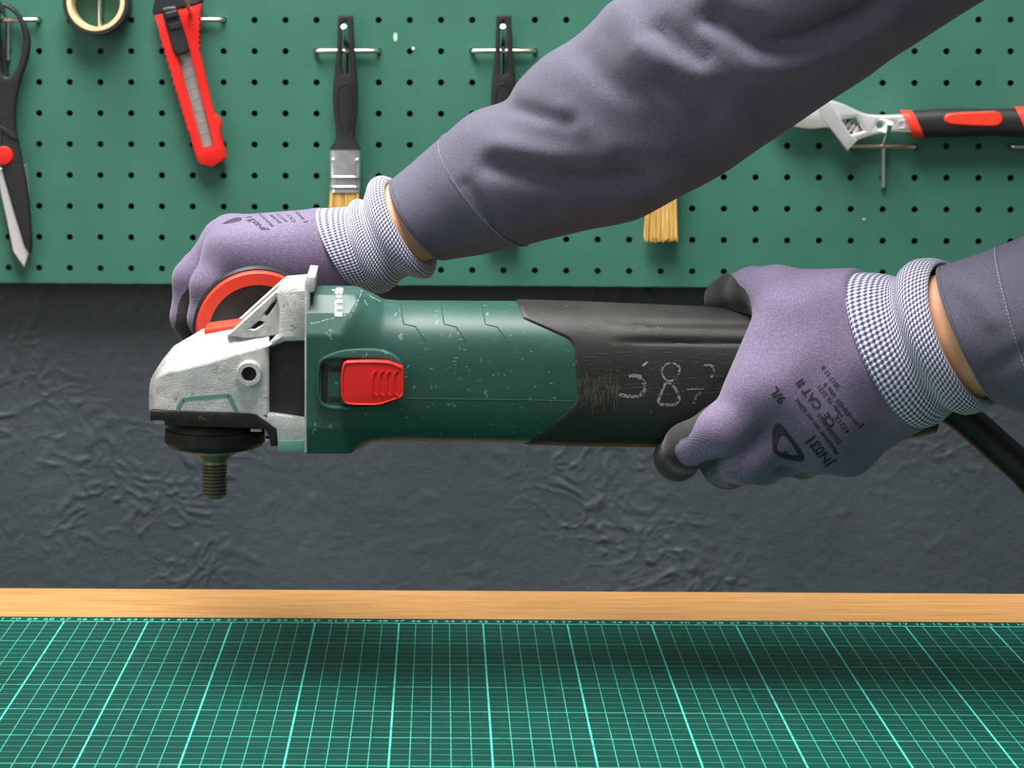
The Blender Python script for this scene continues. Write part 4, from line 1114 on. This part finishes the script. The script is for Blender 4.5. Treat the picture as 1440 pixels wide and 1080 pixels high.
items = [txt('JN031', 15, (376, 322.5), (-.62, -.50), (-.72, .10), .035), txt('Muiiuimer n', 8.5, (386, 318), (-.62, -.55), (-.75, .10)), txt('EN388', 9, (397, 313.5), (-.55, -.45), (-.75, .05)), txt('4121X', 9, (406, 312), (-.55, -.45), (-.75, .05)), txt('CAT', 9, (417, 312), (-.5, -.6), (-.8, .1)), txt('i', 12, (433, 312), (-.45, -.7), (-.7, .1), .04), txt('EN420', 8, (429, 308), (-.5, -.5), (-.7, .1)), txt('9/L', 8, (354, 312), (-.5, -.4), (-.7, .1))]
decal('glove_print', items, BV[GLL.name], M['dark_print'], GLL)
vs, fs = plate(sm([(313, 314), (322, 309), (334, 305.5), (339.5, 306.5), (338, 310.5), (326, 313), (317, 314.5)], 3), [], .02, 0)
decal('glove_emblem', [([(v.x, v.y) for v in vs], [f for f in fs if all(vs[i].z > 0 for i in f)])], BV[GLL.name], M['dark_print'], GLL)

def obj_bvh(o):
    off = ORG.get(o.name, Vector()); me = o.data
    return BVHTree.FromPolygons([tuple(v.co+off) for v in me.vertices], [tuple(p.vertices) for p in me.polygons])
bvR = obj_bvh(REAR)
def stroke(pts, w, seed=1, skip=.12):
    rnd = random.Random(seed); q = crom(pts, 9); vs = []; fs = []
    for i in range(len(q)-1):
        if rnd.random() < skip: continue
        a, b = q[i], q[i+1]; t = np.array([b[0]-a[0], b[1]-a[1]]); t = t/(np.linalg.norm(t)+1e-9); nn = np.array([-t[1], t[0]])
        for s in range(4):
            if rnd.random() < .30: continue
            o0 = w*(s/4-.5); o1 = w*((s+.9)/4-.5)
            k = len(vs); vs += [tuple(a[:2]+nn*o0), tuple(b[:2]+nn*o0), tuple(b[:2]+nn*o1), tuple(a[:2]+nn*o1)]; fs.append((k, k+1, k+2, k+3))
    return vs, fs
ch = [stroke([(884, 529), (893, 528), (902, 530)], 4.5, 2), stroke([(903, 514.5), (911, 509), (908, 511), (904, 515)], 3.2, 3, 0), stroke([(886, 530), (893, 528.5), (900, 531), (907, 542), (905, 551), (897, 557), (882, 557), (871, 554)], 5.0, 4, .06),
      stroke([(950, 512), (940, 511), (932, 517), (931, 526), (938, 535), (948, 534), (955, 525), (955, 516), (948, 511)], 3.0, 5, .25), stroke([(936, 538), (930, 552), (926, 567), (936, 569), (948, 569), (955, 562), (952, 551), (945, 541), (937, 537)], 4.2, 6, .05),
      stroke([(988, 515), (996, 513), (1003, 517), (1003, 526), (998, 534)], 3.0, 7, .4), stroke([(966, 547.5), (978, 547), (990, 547)], 2.4, 8, 0), stroke([(985, 552), (979, 558), (976, 568)], 4.2, 9, .3)]
decal('chalk_number', ch, bvR, M['chalk'], REAR, .0002)

# wear: pale scuffs on the green flange, brown rubbed patch on the black handle
M['scuff'] = simple('pale_scuff', rgb(150, 176, 162), .7, var=.2); M['rub'] = simple('rubbed_brown', rgb(82, 74, 58), .8, var=.3, vscale=300)
bvH = obj_bvh(HOUSING); rnd = random.Random(11); sc = []
for a, b, w in (((483, 414), (490, 424), 1.2), ((509, 408), (503, 424), 1.6), ((503, 424), (492, 448), 1.4), ((518, 414), (526, 420), 1.2), ((524, 418), (536, 424), 1.0), ((512, 421), (517, 430), 1.1), ((437, 455), (462, 449), 2.6), ((462, 449), (486, 443), 1.8), ((443, 594), (444, 606), 1.5), ((440, 610), (443, 603), 1.4), ((452, 416), (449, 422), .9)):
    sc.append(stroke([a, ((a[0]+b[0])/2+rnd.uniform(-.8, .8), (a[1]+b[1])/2+rnd.uniform(-.8, .8)), b], w, rnd.randint(0, 999), .2))
for k in range(70):
    x, y = rnd.uniform(545, 790), rnd.uniform(432, 612); L = rnd.uniform(1, 5); t = rnd.uniform(0, 6.3)
    sc.append(([(x, y), (x+L*math.cos(t), y+L*math.sin(t)), (x+L*math.cos(t)+.7, y+L*math.sin(t)+.7), (x+.7, y+.7)], [(0, 1, 2, 3)]))
decal('scuff_mark', sc, bvH, M['scuff'], HOUSING, .00015)
rb = []
for k in range(150):
    x = rnd.uniform(800, 872); y = rnd.uniform(523, 566)+(872-x)*.03; L = rnd.uniform(3, 16); lean = -(840-x)*.10 if x < 840 else 0
    rb.append(([(x, y), (x+.8, y), (x+.8+lean*L/14, y+L), (x+lean*L/14, y+L)], [(0, 1, 2, 3)]))
for k in range(110):
    x = rnd.uniform(815, 1030); y = rnd.uniform(448, 560); L = rnd.uniform(4, 22)
    rb.append(([(x, y), (x+L, y+rnd.uniform(-.6, .9)), (x+L, y+.8), (x, y+.7)], [(0, 1, 2, 3)]))
decal('rubbed_patch', rb, bvR, M['rub'], REAR, .00012)

# ------------------------------------------------------------------ the rest of the person, standing at the end of the bench
def blob(name, prims, mat, k, res=.008, holes=()):
    pts = np.array([list(q) for p in prims for q in (p[0], p[1])]); rm = max(max(p[2], p[3]) for p in prims)+.03
    lo = pts.min(0)-rm; hi = pts.max(0)+rm; n = np.ceil((hi-lo)/res).astype(int)+1
    G3 = np.stack(np.meshgrid(*[lo[i]+res*np.arange(n[i]) for i in range(3)], indexing='ij'), -1); d = None
    for p in prims:
        e = sd_cone(G3, p[0], p[1], p[2], p[3]); d = e if d is None else smin(d, e, k)
    for h in holes: d = np.maximum(d, -sd_cone(G3, *h))
    vs, fs = surface_nets(d, lo, res); mb = MB(); mb.v = [Vector(v) for v in vs]; mb.f = [tuple(f) for f in fs.tolist()]
    o = mesh(name, mb, mat, PERSON, angle=180, recalc=False); m = o.modifiers.new('relax', 'SMOOTH'); m.iterations = 4; return o
M['trousers'] = simple('dark_work_trousers', rgb(52, 54, 64), .85, var=.12, bstr=.3)
M['boots'] = simple('black_leather_boot', rgb(30, 28, 27), .5, var=.15, bstr=.2)
M['hair'] = simple('short_dark_hair', rgb(40, 30, 24), .6, var=.3, vscale=300, bstr=.6, bscale=500)
M['eye_white'] = simple('eye_white', rgb(230, 228, 222), .3); M['iris'] = simple('iris', rgb(60, 45, 35), .3)
shL, shR = (.49, 1.09, 1.445), (.765, 1.16, 1.435)
blob('jacket', [(shL, shR, .068, .068), ((.53, 1.09, 1.40), (.73, 1.14, 1.39), .10, .10), ((.56, 1.09, 1.25), (.74, 1.12, 1.24), .115, .115), ((.64, 1.06, 1.08), (.77, 1.08, 1.08), .112, .112), ((.68, 1.03, .93), (.80, 1.05, .93), .115, .115),
                ((.625, 1.12, 1.47), (.625, 1.13, 1.52), .072, .062)], M['cloth'], .07)
blob('trousers', [((.695, 1.03, .93), (.69, 1.04, .50), .092, .068), ((.69, 1.04, .50), (.70, 1.01, .09), .066, .058), ((.80, 1.05, .93), (.83, 1.06, .50), .092, .068), ((.83, 1.06, .50), (.84, 1.03, .09), .066, .058), ((.69, 1.03, .95), (.81, 1.05, .95), .10, .10)], M['trousers'], .03)
for x, y in ((.70, 1.0), (.84, 1.02)):
    blob('boot', [((x, y+.01, .15), (x, y, .05), .052, .046), ((x, y, .045), (x-.03, y+.15, .040), .043, .038)], M['boots'], .03, .005)
hc = Vector((.60, 1.17, 1.66))
blob('head', [((.622, 1.125, 1.48), (.612, 1.14, 1.58), .056, .054), (tuple(hc+Vector((0, -.012, .035))), tuple(hc+Vector((-.008, .012, .02))), .088, .082), (tuple(hc+Vector((-.012, .038, -.055))), tuple(hc+Vector((-.012, .045, -.075))), .052, .040),
               (tuple(hc+Vector((-.026, .098, .01))), tuple(hc+Vector((-.030, .112, -.018))), .010, .014), (tuple(hc+Vector((-.105, -.02, -.005))), tuple(hc+Vector((-.102, -.02, .022))), .012, .016), (tuple(hc+Vector((.083, .02, -.005))), tuple(hc+Vector((.083, .02, .022))), .012, .016),
               (tuple(hc+Vector((-.04, .083, -.052))), tuple(hc+Vector((-.004, .088, -.052))), .008, .008)], M['skin'], .018, .004)
blob('hair', [(tuple(hc+Vector((.004, -.026, .052))), tuple(hc+Vector((-.006, .006, .058))), .093, .086), (tuple(hc+Vector((.01, -.055, -.01))), tuple(hc+Vector((.01, -.045, .03))), .06, .07)], M['hair'], .03, .005)
for dx, dy in ((-.058, .083), (.004, .096)):
    e = MB(); e.lathe(hc+Vector((dx, dy-.012, .012)), (-.25, .97, 0), [(0, .010), (.006, .0125), (.011, .009), (.013, .003)], 16); eo = mesh('eye', e, M['eye_white'], PERSON)
    e = MB(); e.lathe(hc+Vector((dx-.003, dy+.0005, .012)), (-.25, .97, 0), [(-.002, .006), (.0012, .005)], 16); mesh('iris', e, M['iris'], eo)
